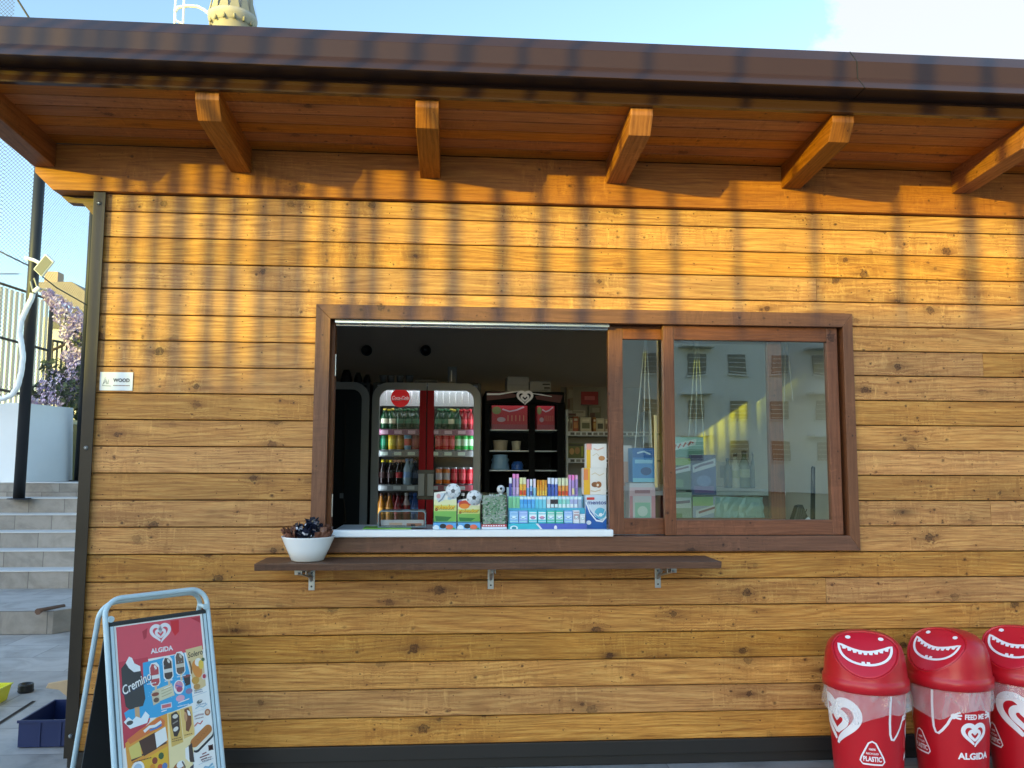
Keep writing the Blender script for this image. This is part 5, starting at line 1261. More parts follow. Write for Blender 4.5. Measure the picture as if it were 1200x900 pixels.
pbox('box', 'tall pale box at the left edge of the narrow sash pane', 'box', 729, 741, 522, 617, '#cfc9c4', [(.1, .5, .6, .8, '#d9a890'), (.1, .1, .9, .3, '#9fb4b8')], Y=.46)
pbox('box', 'teal box with red script at left behind the wide pane, top of its stack', 'box', 788, 826, 512, 536, '#a9d6cc', [(0, 0, 1, .4, '#5f9a86'), ('p', [(0, .3), (.75, .62), (.78, .92), (0, .62)], '#e9efec'), ('s', [(.08, .45), (.14, .62), (.2, .46), (.28, .66), (.36, .52), (.44, .72), (.52, .6), (.6, .78), (.68, .7)], .08, '#c2453c')], Y=.42)
pbox('box', 'dark green box with white banner behind the wide pane at left', 'box', 788, 810, 537, 575, '#3e5a44', [(0, .78, 1, 1, '#8fae4a'), ('p', [(0, .5), (1, .62), (1, .82), (0, .68)], '#d9d6d8'), (.1, .1, .6, .35, '#6a8a5a'), ('s', [(.1, .62), (.5, .68), (.9, .74)], .06, '#8a5a70')], Y=.36)
pbox('box', 'blue violet box with white banner behind the wide pane', 'box', 811, 840, 533, 580, '#49548c', [(0, .8, 1, 1, '#3a3f70'), ('p', [(.05, .55), (.98, .72), (.98, .92), (.05, .74)], '#d6d2dc'), ('s', [(.12, .66), (.4, .74), (.9, .82)], .06, '#7a5a80'), (.1, .05, .9, .22, '#7f5f9a'), ('e', .5, .35, .3, .14, '#6f7fb4')], Y=.37)
pbox('box', 'lilac box with green edge, lower stack behind the wide pane', 'box', 812, 846, 582, 618, '#b7b9cf', [(0, .7, .7, 1, '#a6c48a'), ('p', [(.1, .3), (.95, .55), (.95, .8), (.1, .55)], '#e2dfe6'), ('s', [(.2, .48), (.8, .66)], .07, '#a05a6a')], Y=.33)
pbox('box', 'pale green box at the bottom left corner behind the wide pane', 'box', 788, 811, 577, 618, '#aab9a8', [(.05, .55, .95, .85, '#d9dde0'), (.1, .1, .5, .4, '#7f9a74'), ('s', [(.1, .7), (.9, .74)], .08, '#8a7a9a')], Y=.33)
# crumpled plastic wrapped pack
M_WRAP = plain('pale_green_plastic_wrap', '#9fbcb4', .2, var=.25, scale=14, bump=.6, bscale=22)
b = MB(); x0, x1 = PP(838, 600, .30).x, PP(897, 600, .30).x; z1 = PP(870, 583, .30).z
n, m_ = 14, 7; rr = random.Random(2)
g_ = [[Vector((x0+(x1-x0)*i/n+rr.uniform(-.006, .006)+.012*(j/m_)*(1 if i < n/2 else -1), .29+.025*(j/m_)+rr.uniform(-.006, .006), ZC+(z1-ZC)*j/m_+rr.uniform(-.004, .004)*(j > 0))) for i in range(n+1)] for j in range(m_+1)]
g_.append([Vector((v.x, v.y+.14, v.z+rr.uniform(-.008, .006))) for v in g_[-1]])
g_.append([Vector((v.x, .46, ZC)) for v in g_[0]])
for j in range(len(g_)-1):
    for i in range(n): b.face([g_[j][i], g_[j][i+1], g_[j+1][i+1], g_[j+1][i]], M_WRAP, smooth=False)
b.face([r_[0] for r_ in g_[::-1]], M_WRAP); b.face([r_[-1] for r_ in g_], M_WRAP)
o = b.build('wrapped_pack', bevel=0); tag(o, 'crumpled pale green plastic wrapped pack behind the wide pane', 'packet')
# back counter with bottles along the partition
YB = 1.55
bc = thing('side_counter', 'long pale counter along the cream partition, seen through the wide pane', 'counter', (2.0, 1.6, GZ+.02))
zbk = P(870, 572, YB).z
b = MB(); b.box(1.35, 2.24, .95, 2.6, zbk-.03, zbk, M_WHITE); b.build('worktop', bc, bevel=.003)
b = MB(); b.box(1.40, 2.235, 1.0, 2.58, GZ+.021, zbk-.031, plain('red_brown_cabinet', '#6b3a34', .6)); b.build('cabinet', bc)
for i, (px, pt, col, cap, lab) in enumerate(((853, 537, '#2c3c34', '#1c2420', 'slim dark green bottle'), (862, 531, '#b9b8a0', '#4a3a2a', 'clear pale liquor bottle'), (872.5, 528, '#4b5e36', '#171a18', 'broad olive bottle with black cap'), (884, 530, '#2f4038', '#20201e', 'dark green liquor bottle'), (893, 534, '#3a4a3f', '#2a2a26', 'dark wine bottle'))):
    x = P(px, 560, YB).x; h_ = P(px, pt, YB).z-zbk
    me = bottle_mesh('liquor_bottle', col, cap, '#8f9a6a' if i in (1, 2) else '#6b2f30' if i == 4 else None, h_, .032 if i != 2 else .042)
    o = link('liquor_bottle', me); o.location = (x, YB, zbk+.0008); tag(o, '%s, %s from left on the counter along the partition' % (lab, ORD[i]), 'bottle', 'liquor bottles on the side counter')
x0, x1 = P(838, 560, 1.9).x, P(851, 560, 1.9).x
carton('grey_box', 'small grey box with dark picture left of the liquor bottles', 'box', x0, x1, 1.9, 2.0, zbk+.0008, P(845, 541, 1.9).z, '#a8a69a', [(.45, .35, .85, .85, '#5a5e5c')])
# tape dispenser and dark tube at the right behind the pane
tp = thing('tape_dispenser', 'black ribbed tape dispenser with white label, bottom right behind the wide pane', 'tape dispenser', tuple(PP(938, 615, .2)))
p0, p1 = PP(927, 614, .24), PP(950, 591, .24); cx = (p0.x+p1.x)/2; w_ = p1.x-p0.x
b = MB(); b.prism([(p0.x, ZC+.0008), (p1.x, ZC+.0008), (p1.x, ZC+.035), (p1.x-w_*.2, ZC+.075), (p1.x-w_*.45, p1.z), (p0.x+w_*.3, p1.z-.008), (p0.x+w_*.05, ZC+.06)], 'y', .22, .28, M_BLACK); b.build('body', tp, bevel=.008)
b = MB()
for k in range(5): b.tube([(p0.x+.012+.014*k, .2165, ZC+.03+.012*k), (p0.x+.03+.014*k, .2165, p1.z-.018-.002*k)], .003, M_DKGREY, 6)
b.build('rib', tp, weld=False)
b = MB(); T = Matrix.Translation((cx+.008, .2155, ZC+.045)) @ Matrix.Rotation(R(-42), 4, 'Y'); b.box(-.042, .042, -.001, .001, -.010, .010, M_WHITEP, T=T); b.build('label', tp)
b = MB(); a_, c_ = PP(955, 547, .24), PP(954, 617, .24); b.tube([(c_.x, .26, ZC+.001), (a_.x-.002, .26, a_.z-.006), (a_.x, .26, a_.z)], .0125, M_BLACK, 12, rs=[.0145, .012, .009])
o = b.build('dark_tube'); tag(o, 'tall thin black tube standing at the right edge behind the wide pane', 'tube')
# hanging cords
M_CORD = plain('white_cord', '#e4e2d6', .7)
for i, (ax, ay, ends, lab) in enumerate(((817, 396, ((807, 512), (815.5, 512), (824.5, 512)), 'three white cords spreading from one hook to the teal box, wide pane left'), (921, 398, ((911, 470), (918, 505), (929, 470)), 'three white cords spreading from one hook, right half of the wide pane'), (757, 396, ((744, 526), (754, 526), (764, 526)), 'three white cords spreading from one hook behind the narrow sash pane'))):
    Y = .44 if i != 1 else .5; b = MB(); ap = P(ax, ay-14, Y)
    for e in ends: b.tube([ap, P(*e, Y)], .0024, M_CORD, 6)
    b.tube([ap, ap+Vector((0, 0, 2.838-ap.z))], .003, M_CORD, 6)
    o = b.build('hanging_cord', weld=False); tag(o, lab, 'cord', 'white cords hanging behind the panes')

# ================================================================== IN FRONT OF THE KIOSK
# ------------------------------------------------------------------ bowl of sugar sachets on the shelf
SHZ = 1.0386
p = P(361, 640, -.17); bx, by = p.x, -.17
b = MB()
wr = .133
prof = [(0, .004), (.072, 0), (.08, .004), (.105, .058), (.131, .118), (.133, .122), (.129, .122), (.1, .06), (.076, .012), (0, .010)]
b.lathe(prof, M_MELA, 40, Matrix.Translation((bx, by, SHZ)))
o = b.build('bowl'); tag(o, 'white melamine bowl full of sugar sachets on the left end of the shelf', 'bowl')
rr = random.Random(21)
M_SD = [ink('#15192a', .3), ink('#20263a', .3), ink('#12141d', .3)]; M_SB = [ink('#6b4433', .4), ink('#7d5240', .4), ink('#553327', .4)]
M_SW = ink('#c9ccd6', .4)
def sachet(loc, rx, rz, mat, dark, w=.034, L=.075):
    b2 = MB(); n = 5
    for side in (1, -1):
        for i in range(n):
            def pt(i, s): 
                z = L*i/n; bul = .007*math.sin(PI*i/n)
                return (s*w/2*(1 if 0 < i < n else .98), side*0.0, z), bul
            (a, ba), (c, bc_) = pt(i, -1), pt(i+1, -1); (d, _), (e, _) = pt(i, 1), pt(i+1, 1)
            am = (0, side*ba+rr.uniform(-.0015, .0015), L*i/n); cm2 = (0, side*bc_+rr.uniform(-.0015, .0015), L*(i+1)/n)
            m_ = mat if not (i == 2 and side == 1 and rr.random() < .5) else (M_SW if dark else ink('#c9a58c', .4))
            b2.face([a, am, cm2, c], m_); b2.face([am, d, e, cm2], m_)
    o2 = b2.build('sugar_sachet'); o2.location = loc; o2.rotation_euler = (rx, rr.uniform(-.35, .35), rz)
    tag(o2, 'navy black sugar sachet bunched in the middle of the white bowl' if dark else 'brown sugar sachet bunched at the rim of the white bowl', 'sugar sachet', 'dark sachets in the bowl' if dark else 'brown sachets in the bowl')
for k in range(58):
    a = rr.uniform(0, 2*PI); r_ = .068*math.sqrt(rr.random()); x = bx+.008+r_*math.cos(a); y = by+r_*math.sin(a)*.85
    sachet((x, y, SHZ+rr.uniform(.095, .168-.75*r_) if k < 26 else SHZ+.168-.75*r_+rr.uniform(-.008, .010)), rr.uniform(-1.0, 1.0), a+rr.uniform(-1.4, 1.4), rr.choice(M_SD), True, L=.062, w=.030)
for k in range(46):
    a = (rr.uniform(-1.0, .9) if k % 2 else PI+rr.uniform(-.8, 1.0)); r_ = rr.uniform(.07, .105); x = bx+r_*math.cos(a); y = by+r_*math.sin(a)*.85
    sachet((x, y, SHZ+.105+rr.uniform(-.010, .014)), rr.uniform(-.1, .9), a+PI/2+rr.uniform(-.7, .7), rr.choice(M_SB), False, L=.060, w=.034)

# ------------------------------------------------------------------ folding pavement board
ZT = .92
TL, TR = G(122, 703, ZT), G(241, 689, ZT)
t_ = (TR-TL); WB = t_.length; t_.normalize(); n_ = Vector((t_.y, -t_.x, 0)); KB = .29
ab = thing('pavement_sign', 'pale blue framed A-board with ice cream poster standing by the left corner', 'A-board', ((TL.x+TR.x)/2, (TL.y+TR.y)/2, GZ))
M_AF = plain('pale_blue_painted_tube', '#b9d0da', .35, var=.06)
def bp(u, v, back=False, h=0):            # u along the board (0..WB), v down from the top
    d = (Vector((0, 0, -1))+(n_*-KB if back else n_*KB)).normalized()
    nn = (n_+Vector((0, 0, KB))).normalized() if not back else (-n_+Vector((0, 0, KB))).normalized()
    return TL+t_*u+d*v+nn*h
HB = (ZT-GZ)*math.sqrt(1+KB*KB)-.012
rt = .0115
def ubend(back, u0, u1, vtop):
    pts = [bp(u0, HB, back)]
    rc = .075
    for k in range(9):
        a = PI-PI/2*k/8; pts.append(bp(u0+rc+rc*math.cos(a), vtop+rc-rc*math.sin(a), back))
    for k in range(9):
        a = PI/2-PI/2*k/8; pts.append(bp(u1-rc+rc*math.cos(a), vtop+rc-rc*math.sin(a), back))
    pts.append(bp(u1, HB, back)); return pts
b = MB(); b.tube(ubend(False, 0, WB, 0), rt, M_AF, 12); b.build('front_frame', ab, weld=False)
b = MB(); b.tube([q + n_*-.028 for q in ubend(True, 0.0, WB, .02)], rt, M_AF, 12); b.build('rear_frame', ab, weld=False)
for u in (.018, WB-.018):
    b = MB(); q = bp(u, .085)
    b.tube([q-n_*.05, q+n_*.014], .009, M_AF, 10); b.tube([q+n_*.012, q+n_*.02], .014, M_AF, 10); b.build('hinge', ab, weld=False)
v0, v1 = .10, HB-.06
def bbox(bb, u0, u1, va, vb, h0, h1, mat, back=False):
    c = [bp(u, v, back, h) for u in (u0, u1) for v in (va, vb) for h in (h0, h1)]
    for idx in ((0, 1, 3, 2), (4, 6, 7, 5), (0, 4, 5, 1), (2, 3, 7, 6), (0, 2, 6, 4), (1, 5, 7, 3)): bb.face([c[i] for i in idx], mat)
b = MB(); bbox(b, rt+.001, WB-rt-.001, v0, v1, -.008, .0, M_DKGREY); b.build('front_panel', ab, bevel=.001)
b = MB(); bbox(b, rt+.001, WB-rt-.001, v0+.04, v1, -.036, -.028, M_DKGREY, True); b.build('rear_panel', ab, bevel=.001)
b = MB()
fw = .020
bbox(b, rt+.002, WB-rt-.002, v0+.006, v0+.018, .0005, .008, M_BLACK)
for (ua, ub, va, vb) in ((rt+.002, rt+fw, v0+.0185, v1-.012), (WB-rt-fw, WB-rt-.002, v0+.0185, v1-.012), (rt+.002, WB-rt-.002, v1-.0115, v1)): bbox(b, ua, ub, va, vb, .0005, .008, M_AF)
b.build('clip_frame', ab, bevel=.002)
# poster: u 0..1 over its width, v measured downwards in the same unit
pu0, pu1 = rt+fw+.0005, WB-rt-fw-.0005; PW = pu1-pu0; pv0 = v0+.0195
PH = (v1-.0125-pv0)/PW
def pm(u, v, h): return bp(pu0+PW*u, pv0-PW*v, False, .0016+h)     # v is negative downwards
D = Decal(pm, .00022, None, .035)
def Pp(pts): return [(x, -y) for x, y in pts]
I = ink
WH = I('#ecebe8')
D.rect(0, -PH, 1, 0, WH, 0)
D.rect(.025, -.40, .975, -.015, I('#d6505f'), 1); D.poly(Pp([(.025, .38), (.34, .38), (.36, .9), (.3, 1.05), (.025, 1.25)]), I('#c23a4c'), 1)
D.poly(Pp([(.62, .03), (.72, .03), (.71, .16), (.66, .2), (.63, .14)]), I('#d0202c'), 2); D.poly(Pp([(.3, .1), (.36, .07), (.34, .17), (.31, .19)]), I('#b03040'), 2); D.poly(Pp([(.86, .03), (.97, .03), (.97, .1)]), I('#b8283a'), 2)
heart_logo(D, .5, -.155, .115, M_PRINTW, 3); D.text('ALGIDA', .5, -.325, .055, M_PRINTW, 3, bold=.035, width=.25)
# blue field
D.poly(Pp([(.28, .43), (.75, .40), (.79, .62), (.80, .95), (.72, .97), (.42, 1.02), (.25, 1.0), (.08, 1.02), (.05, .9), (.27, .8)]), I('#3ba3d6'), 2)
# big stick ice with a bite
D.poly(Pp([(.05, .45), (.10, .40), (.17, .41), (.25, .50), (.27, .62), (.28, .80), (.25, .87), (.11, .88), (.07, .84), (.05, .62)]), I('#3a3a3c'), 4)
D.poly(Pp([(.10, .40), (.14, .34), (.17, .36), (.19, .42), (.25, .46), (.25, .51), (.18, .51), (.13, .46)]), I('#e9ecee'), 5)
D.poly(Pp([(.16, .87), (.21, .87), (.21, 1.0), (.16, 1.0)]), I('#c9a27a'), 5)
D.poly(Pp([(.04, .99), (.09, .95), (.13, .99), (.17, .96), (.22, .99), (.27, .93), (.31, .98), (.28, 1.05), (.10, 1.07)]), I('#e6eef2'), 6); D.ell(.1, -1.01, .035, .022, I('#4a4a4c'), 7)
D.text('Cremino', .2, -.63, .11, I('#2a3a5a'), 6, bold=.03, shear=.3, rot=R(20), width=.34); D.text('Cremino', .2, -.625, .095, WH, 7, bold=.015, shear=.3, rot=R(20), width=.325)
# three stick ices
for (cx, cy, c1, c2) in ((.40, .56, '#b94a4e', '#e6e2e0'), (.55, .52, '#4a3a34', '#d9d4cc'), (.69, .49, '#6d5648', '#c9bfae')):
    D.poly(Pp([(cx-.055, cy+.11), (cx-.055, cy-.07), (cx-.03, cy-.11), (cx+.03, cy-.11), (cx+.055, cy-.07), (cx+.055, cy+.11), (cx+.03, cy+.14), (cx-.03, cy+.14)]), WH, 3)
    D.poly(Pp([(cx-.045, cy+.10), (cx-.045, cy-.06), (cx-.025, cy-.10), (cx+.01, cy-.09), (cx+.045, cy-.05), (cx+.045, cy+.10), (cx+.025, cy+.13), (cx-.025, cy+.13)]), I(c1), 4)
    D.rect(cx-.045, -(cy+.06), cx+.045, -(cy+.02), I(c2), 5); D.rect(cx-.012, -(cy+.21), cx+.012, -(cy+.13), I('#d9c3a2'), 4); D.ell(cx+.012, -(cy-.06), .012, .025, I(c2), 5, rot=.4)
    D.stroke([(cx-.06, -(cy+.22)), (cx+.02, -(cy+.205))], .008, WH, 4)
# cups
D.poly(Pp([(.36, .74), (.58, .70), (.60, .83), (.37, .87)]), I('#d6cfae'), 3); D.poly(Pp([(.345, .76), (.43, .74), (.43, .87), (.36, .89)]), I('#c9bda0'), 4); D.ell(.39, -.78, .04, .02, I('#8a4a3a'), 5); D.ell(.395, -.84, .03, .025, I('#6b5548'), 5)
for k in range(3): D.stroke([(.455, -(.76+.03*k)), (.57, -(.735+.03*k))], .008, I('#b0a888'), 4)
D.ell(.655, -.755, .06, .075, WH, 3); D.ell(.655, -.74, .045, .05, I('#d08aa2'), 4); D.ell(.66, -.78, .035, .03, I('#b3486a'), 5); D.stroke([(.62, -.73), (.69, -.76)], .012, I('#7a6ab0'), 5)
D.poly(Pp([(.715, .66), (.795, .65), (.785, .75), (.73, .76)]), I('#3c3230'), 3); D.ell(.755, -.655, .045, .015, I('#8a4a48'), 4); D.ell(.765, -.82, .04, .03, I('#8f7a9a'), 3)
D.rect(.44, -.95, .56, -.895, I('#d6d9e2'), 3); D.rect(.45, -.94, .55, -.905, I('#cf6a70'), 4); D.ell(.66, -.875, .05, .035, I('#dca6bd'), 3); D.stroke([(.63, -.92), (.76, -.90)], .01, WH, 4); D.stroke([(.44, -.97), (.5, -.965)], .01, WH, 4)
# right column: wafer box
D.poly(Pp([(.765, .37), (.965, .355), (.965, .80), (.835, .845), (.80, .60)]), I('#d9c08e'), 3); D.text('Solero', .875, -.43, .06, I('#3a2a22'), 5, bold=.01, shear=.2, rot=R(5), width=.18)
D.ell(.88, -.60, .055, .10, I('#d98a3a'), 4, rot=.2); D.ell(.90, -.53, .04, .045, I('#ece6da'), 5); D.ell(.93, -.56, .03, .05, I('#e3c04a'), 5); D.ell(.955, -.695, .03, .035, I('#ddd0d0'), 5); D.ell(.955, -.695, .02, .024, I('#b83a4a'), 6); D.ell(.85, -.72, .045, .04, I('#c9963e'), 5); D.ell(.86, -.79, .04, .03, I('#b98a4a'), 5); D.stroke([(.8, -.5), (.815, -.58), (.81, -.64)], .018, I('#7a5a3a'), 5); D.ell(.96, -.51, .02, .02, I('#5a6a44'), 6)
# small entries in the white column
D.stroke([(.80, -.885), (.97, -.865)], .004, I('#9ab4c8'), 3); D.ell(.875, -.955, .035, .02, I('#6a6a66'), 3, rot=.2); D.ell(.885, -.945, .02, .012, I('#c9c4b8'), 4); D.stroke([(.82, -1.02), (.87, -1.0), (.91, -1.02), (.96, -.995)], .012, I('#a6c0d0'), 3)
D.stroke([(.80, -1.10), (.85, -1.09), (.91, -1.095)], .018, I('#b8a6a6'), 3); D.ell(.955, -1.085, .033, .036, I('#b0714a'), 3); D.ell(.955, -1.085, .018, .02, I('#d9b596'), 4); D.stroke([(.79, -1.2), (.83, -1.17), (.86, -1.19), (.89, -1.16)], .014, I('#c96a62'), 3)
D.stroke([(.78, -1.06), (.97, -1.035)], .003, I('#b9c9d4'), 2)
def caps(cx, cy, L, w, rot, mat, layer):
    pts = []
    for k in range(13): a = -PI/2+PI*k/12; pts.append((L/2+w*math.cos(a), w*math.sin(a)))
    for k in range(13): a = PI/2+PI*k/12; pts.append((-L/2+w*math.cos(a), w*math.sin(a)))
    c, s = math.cos(rot), math.sin(rot); D.poly([(cx+x*c-y*s, cy+x*s+y*c) for x, y in pts], mat, layer)
caps(.875, -1.375, .19, .048, R(32), I('#26262e'), 3); caps(.868, -1.35, .19, .048, R(32), I('#e6e0d2'), 4); caps(.858, -1.315, .19, .05, R(32), I('#b5702f'), 5)
for k in range(9): D.ell(.79+.018*k, -(1.36-.0112*k*1.0)+rr.uniform(-.015, .015), .005, .004, I('#7a461c'), 6, n=6)
D.ell(.955, -1.46, .03, .03, I('#4a2420'), 3, n=7); D.ell(.955, -1.46, .042, .012, I('#4a2420'), 3, rot=.8, n=8); D.ell(.955, -1.46, .042, .012, I('#4a2420'), 3, rot=-.8, n=8)
for k, (a, c) in enumerate(((.85, .9), (.82, .93), (.83, .9))): D.stroke([(a, -(1.505+.028*k)), (c, -(1.495+.028*k))], .012, I('#7a3a44'), 3)
D.stroke([(.80, -1.60), (.975, -1.575)], .004, I('#9ab4c8'), 3)
# orange lower left: carton, plain yellow field with a blue disc
D.poly(Pp([(.04, 1.20), (.18, 1.12), (.38, 1.02), (.50, 1.0), (.50, 1.62), (.36, 2.0), (.25, PH-.02), (.07, PH-.02), (.05, 1.5)]), I('#e09a3a'), 3)
D.poly(Pp([(.06, 1.17), (.20, 1.10), (.42, 1.02), (.47, 1.07), (.46, 1.12), (.25, 1.17), (.09, 1.22)]), I('#d9743a'), 4); D.stroke([(.24, -1.13), (.30, -1.095), (.36, -1.10), (.43, -1.07)], .03, WH, 5); D.stroke([(.3, -1.13), (.38, -1.12), (.43, -1.10)], .02, I('#4a80c0'), 6)
D.poly(Pp([(.07, 1.25), (.19, 1.21), (.20, 1.36), (.09, 1.37)]), I('#d9c46a'), 5); D.poly(Pp([(.18, 1.21), (.36, 1.16), (.36, 1.33), (.22, 1.37)]), I('#4a2c20'), 5); D.poly(Pp([(.35, 1.17), (.47, 1.13), (.48, 1.27), (.36, 1.32)]), WH, 6); D.stroke([(.09, -1.38), (.47, -1.29)], .02, I('#5a3a2a'), 4)
D.poly(Pp([(.07, 1.44), (.48, 1.33), (.46, 1.66), (.33, 1.86), (.12, 1.72)]), I('#e2b02e'), 5); D.ell(.15, -1.475, .068, .075, WH, 6); D.ell(.15, -1.475, .045, .05, I('#a9c2d8'), 7)
D.stroke([(.10, -1.64), (.20, -1.60), (.28, -1.58)], .05, I('#ead04a'), 6); D.stroke([(.12, -1.70), (.2, -1.68), (.27, -1.65)], .045, I('#c98a1c'), 6)
D.ell(.29, -1.80, .155, .13, I('#3f9ad2'), 6); D.stroke([(.17, -1.80), (.26, -1.83), (.36, -1.80)], .03, I('#8cc8ea'), 7); D.stroke([(.19, -1.75), (.28, -1.77), (.35, -1.74)], .02, I('#d4eaf4'), 7)
for k, (x, y, c) in enumerate(((.33, 1.44, '#8a3a24'), (.40, 1.41, '#3a5a34'), (.38, 1.52, '#c9562e'), (.43, 1.52, '#5a7ab0'), (.34, 1.57, '#7a4a2a'), (.30, 1.50, '#d98a2a'))): D.ell(x, -y, .03, .035, I(c), 6, n=9)
# centre: cones on yellow
D.poly(Pp([(.50, 1.0), (.78, .98), (.79, 1.25), (.73, 1.62), (.60, 1.74), (.47, 1.76), (.48, 1.5)]), I('#ecd9a4'), 4); D.poly(Pp([(.51, 1.01), (.64, 1.0), (.65, 1.33), (.52, 1.35)]), I('#d9b25e'), 5); D.poly(Pp([(.645, .99), (.78, .98), (.78, 1.28), (.66, 1.3)]), I('#e3bf72'), 5)
D.poly(Pp([(.54, 1.02), (.60, 1.0), (.63, 1.05), (.625, 1.2), (.59, 1.26), (.555, 1.25), (.535, 1.12)]), I('#3c2c28'), 6); D.ell(.585, -1.05, .03, .022, I('#d6cfc4'), 7); D.ell(.58, -1.18, .03, .022, I('#e2dcd2'), 7, rot=.4); D.stroke([(.55, -1.12), (.61, -1.10)], .014, I('#8a8078'), 7)
D.poly(Pp([(.69, 1.0), (.74, .99), (.765, 1.06), (.76, 1.17), (.72, 1.24), (.69, 1.22), (.70, 1.1)]), I('#7a4a2e'), 6); D.poly(Pp([(.72, 1.01), (.75, 1.03), (.76, 1.08), (.73, 1.07)]), WH, 7); D.ell(.70, -1.08, .018, .05, I('#c9966a'), 7)
D.ell(.565, -1.60, .06, .085, I('#a4632e'), 6, rot=-.5); D.ell(.60, -1.545, .045, .035, WH, 7, rot=.3); D.ell(.545, -1.59, .03, .012, WH, 7, rot=.3); D.ell(.58, -1.66, .035, .03, I('#c98a4a'), 7); D.stroke([(.62, -1.52), (.645, -1.58), (.63, -1.66)], .016, I('#6a5a50'), 8)
D.poly(Pp([(.67, 1.40), (.745, 1.36), (.755, 1.56), (.71, 1.55)]), I('#40302c'), 6); D.poly(Pp([(.665, 1.40), (.705, 1.385), (.70, 1.55), (.66, 1.50)]), WH, 7); D.poly(Pp([(.70, 1.6), (.745, 1.58), (.73, 1.66)]), I('#3a3a48'), 6)
# bottom: green field, small entries
D.poly(Pp([(.26, 2.02), (.40, 1.86), (.62, 1.77), (.63, PH-.02), (.24, PH-.02)]), I('#93b83c'), 4); D.ell(.40, -1.93, .04, .05, WH, 5); D.ell(.47, -1.90, .03, .05, WH, 5); D.ell(.59, -1.86, .035, .06, I('#d6dfa4'), 5)
D.text('SUCCO', .73, -1.72, .035, I('#2c3f8c'), 4, bold=.03, rot=R(5), width=.13); D.stroke([(.67, -1.77), (.79, -1.75)], .01, I('#8aa0c0'), 4); D.ell(.74, -1.87, .045, .075, I('#ddd28a'), 4); D.stroke([(.74, -1.80), (.77, -1.77)], .02, I('#b89a3a'), 5)
D.poly(Pp([(.82, 1.68), (.975, 1.65), (.975, 2.0), (.82, 2.02)]), I('#8cc6dc'), 4); D.stroke([(.84, -1.665), (.87, -1.64), (.91, -1.655), (.96, -1.625)], .02, I('#7fb0c8'), 5); D.poly(Pp([(.87, 1.76), (.90, 1.70), (.94, 1.72), (.95, 1.9), (.88, 1.92)]), I('#c23a48'), 5); D.rect(.895, -1.9, .912, -1.74, I('#6a2a34'), 6); D.stroke([(.84, -1.95), (.96, -1.92)], .03, WH, 6)
D.rect(.025, -PH+.005, .975, -max(2.04, PH-.2), I('#ecebe8'), 2)
for (x0_, y0_, n_l, wd_, c_) in ((.31, .66, 1, .08, '#dfe8ee'), (.5, .665, 1, .09, '#dfe8ee'), (.64, .645, 1, .09, '#dfe8ee'), (.82, .83, 2, .1, '#7f8fa6'), (.83, .985, 1, .1, '#8aa0b8'), (.80, 1.125, 1, .09, '#a08a88'), (.84, 1.555, 2, .11, '#8a7a80'), (.53, 1.275, 2, .1, '#8a6a3a'), (.67, 1.265, 1, .09, '#8a6a3a'), (.52, 1.70, 2, .1, '#8a8078'), (.66, 1.69, 1, .07, '#8a8078'), (.1, 1.40, 1, .2, '#7a4a2a'), (.62, .955, 1, .13, '#dfe8ee')):
    for j in range(n_l):
        x_ = x0_
        while x_ < x0_+wd_:
            l_ = rr.uniform(.006, .018); D.rect(x_, -(y0_+.022*j)-.006, x_+l_, -(y0_+.022*j)+.005, I(c_), 8); x_ += l_+.005
for k in range(26): D.ell(rr.uniform(.3, .74), -rr.uniform(.44, .96), .004, .004, I('#8fd0ee'), 2, n=6)
po = D.build('poster', ab)

# ------------------------------------------------------------------ red bins
M_LINER = bpy.data.materials.new('clear_bin_liner'); M_LINER.use_nodes = True
nt = NT(M_LINER); nt.n.clear()
o_ = nt.new('ShaderNodeOutputMaterial'); tr = nt.new('ShaderNodeBsdfTransparent'); gl = nt.new('ShaderNodeBsdfPrincipled')
gl.inputs['Base Color'].default_value = (.85, .82, .83, 1); gl.inputs['Roughness'].default_value = .10; gl.inputs['Specular IOR Level'].default_value = .9
tcn = nt.new('ShaderNodeTexCoord').outputs['Object']
bn = nt.new('ShaderNodeBump'); bn.inputs['Strength'].default_value = .8; bn.inputs['Distance'].default_value = .012
mp_ = nt.new('ShaderNodeMapping'); mp_.inputs['Scale'].default_value = (1, 1, .45); nt.link(tcn, mp_.inputs[0]); nz = nt.noise(mp_.outputs[0], 13, 3, .55, 1.2); nt.link(nz, bn.inputs['Height']); nt.link(bn.outputs[0], gl.inputs['Normal'])
mx = nt.new('ShaderNodeMixShader'); nt.link(nt.math('MULTIPLY_ADD', nt.math('POWER', nz, 2), .5, .14), mx.inputs[0]); nt.link(tr.outputs[0], mx.inputs[1]); nt.link(gl.outputs[0], mx.inputs[2]); nt.link(mx.outputs[0], o_.inputs[0])
BR, BRB = .182, .150            # body radius at the rim and at the foot
ZR = .52                        # rim height above the paving
def br(z): return BRB+(BR-BRB)*z/ZR
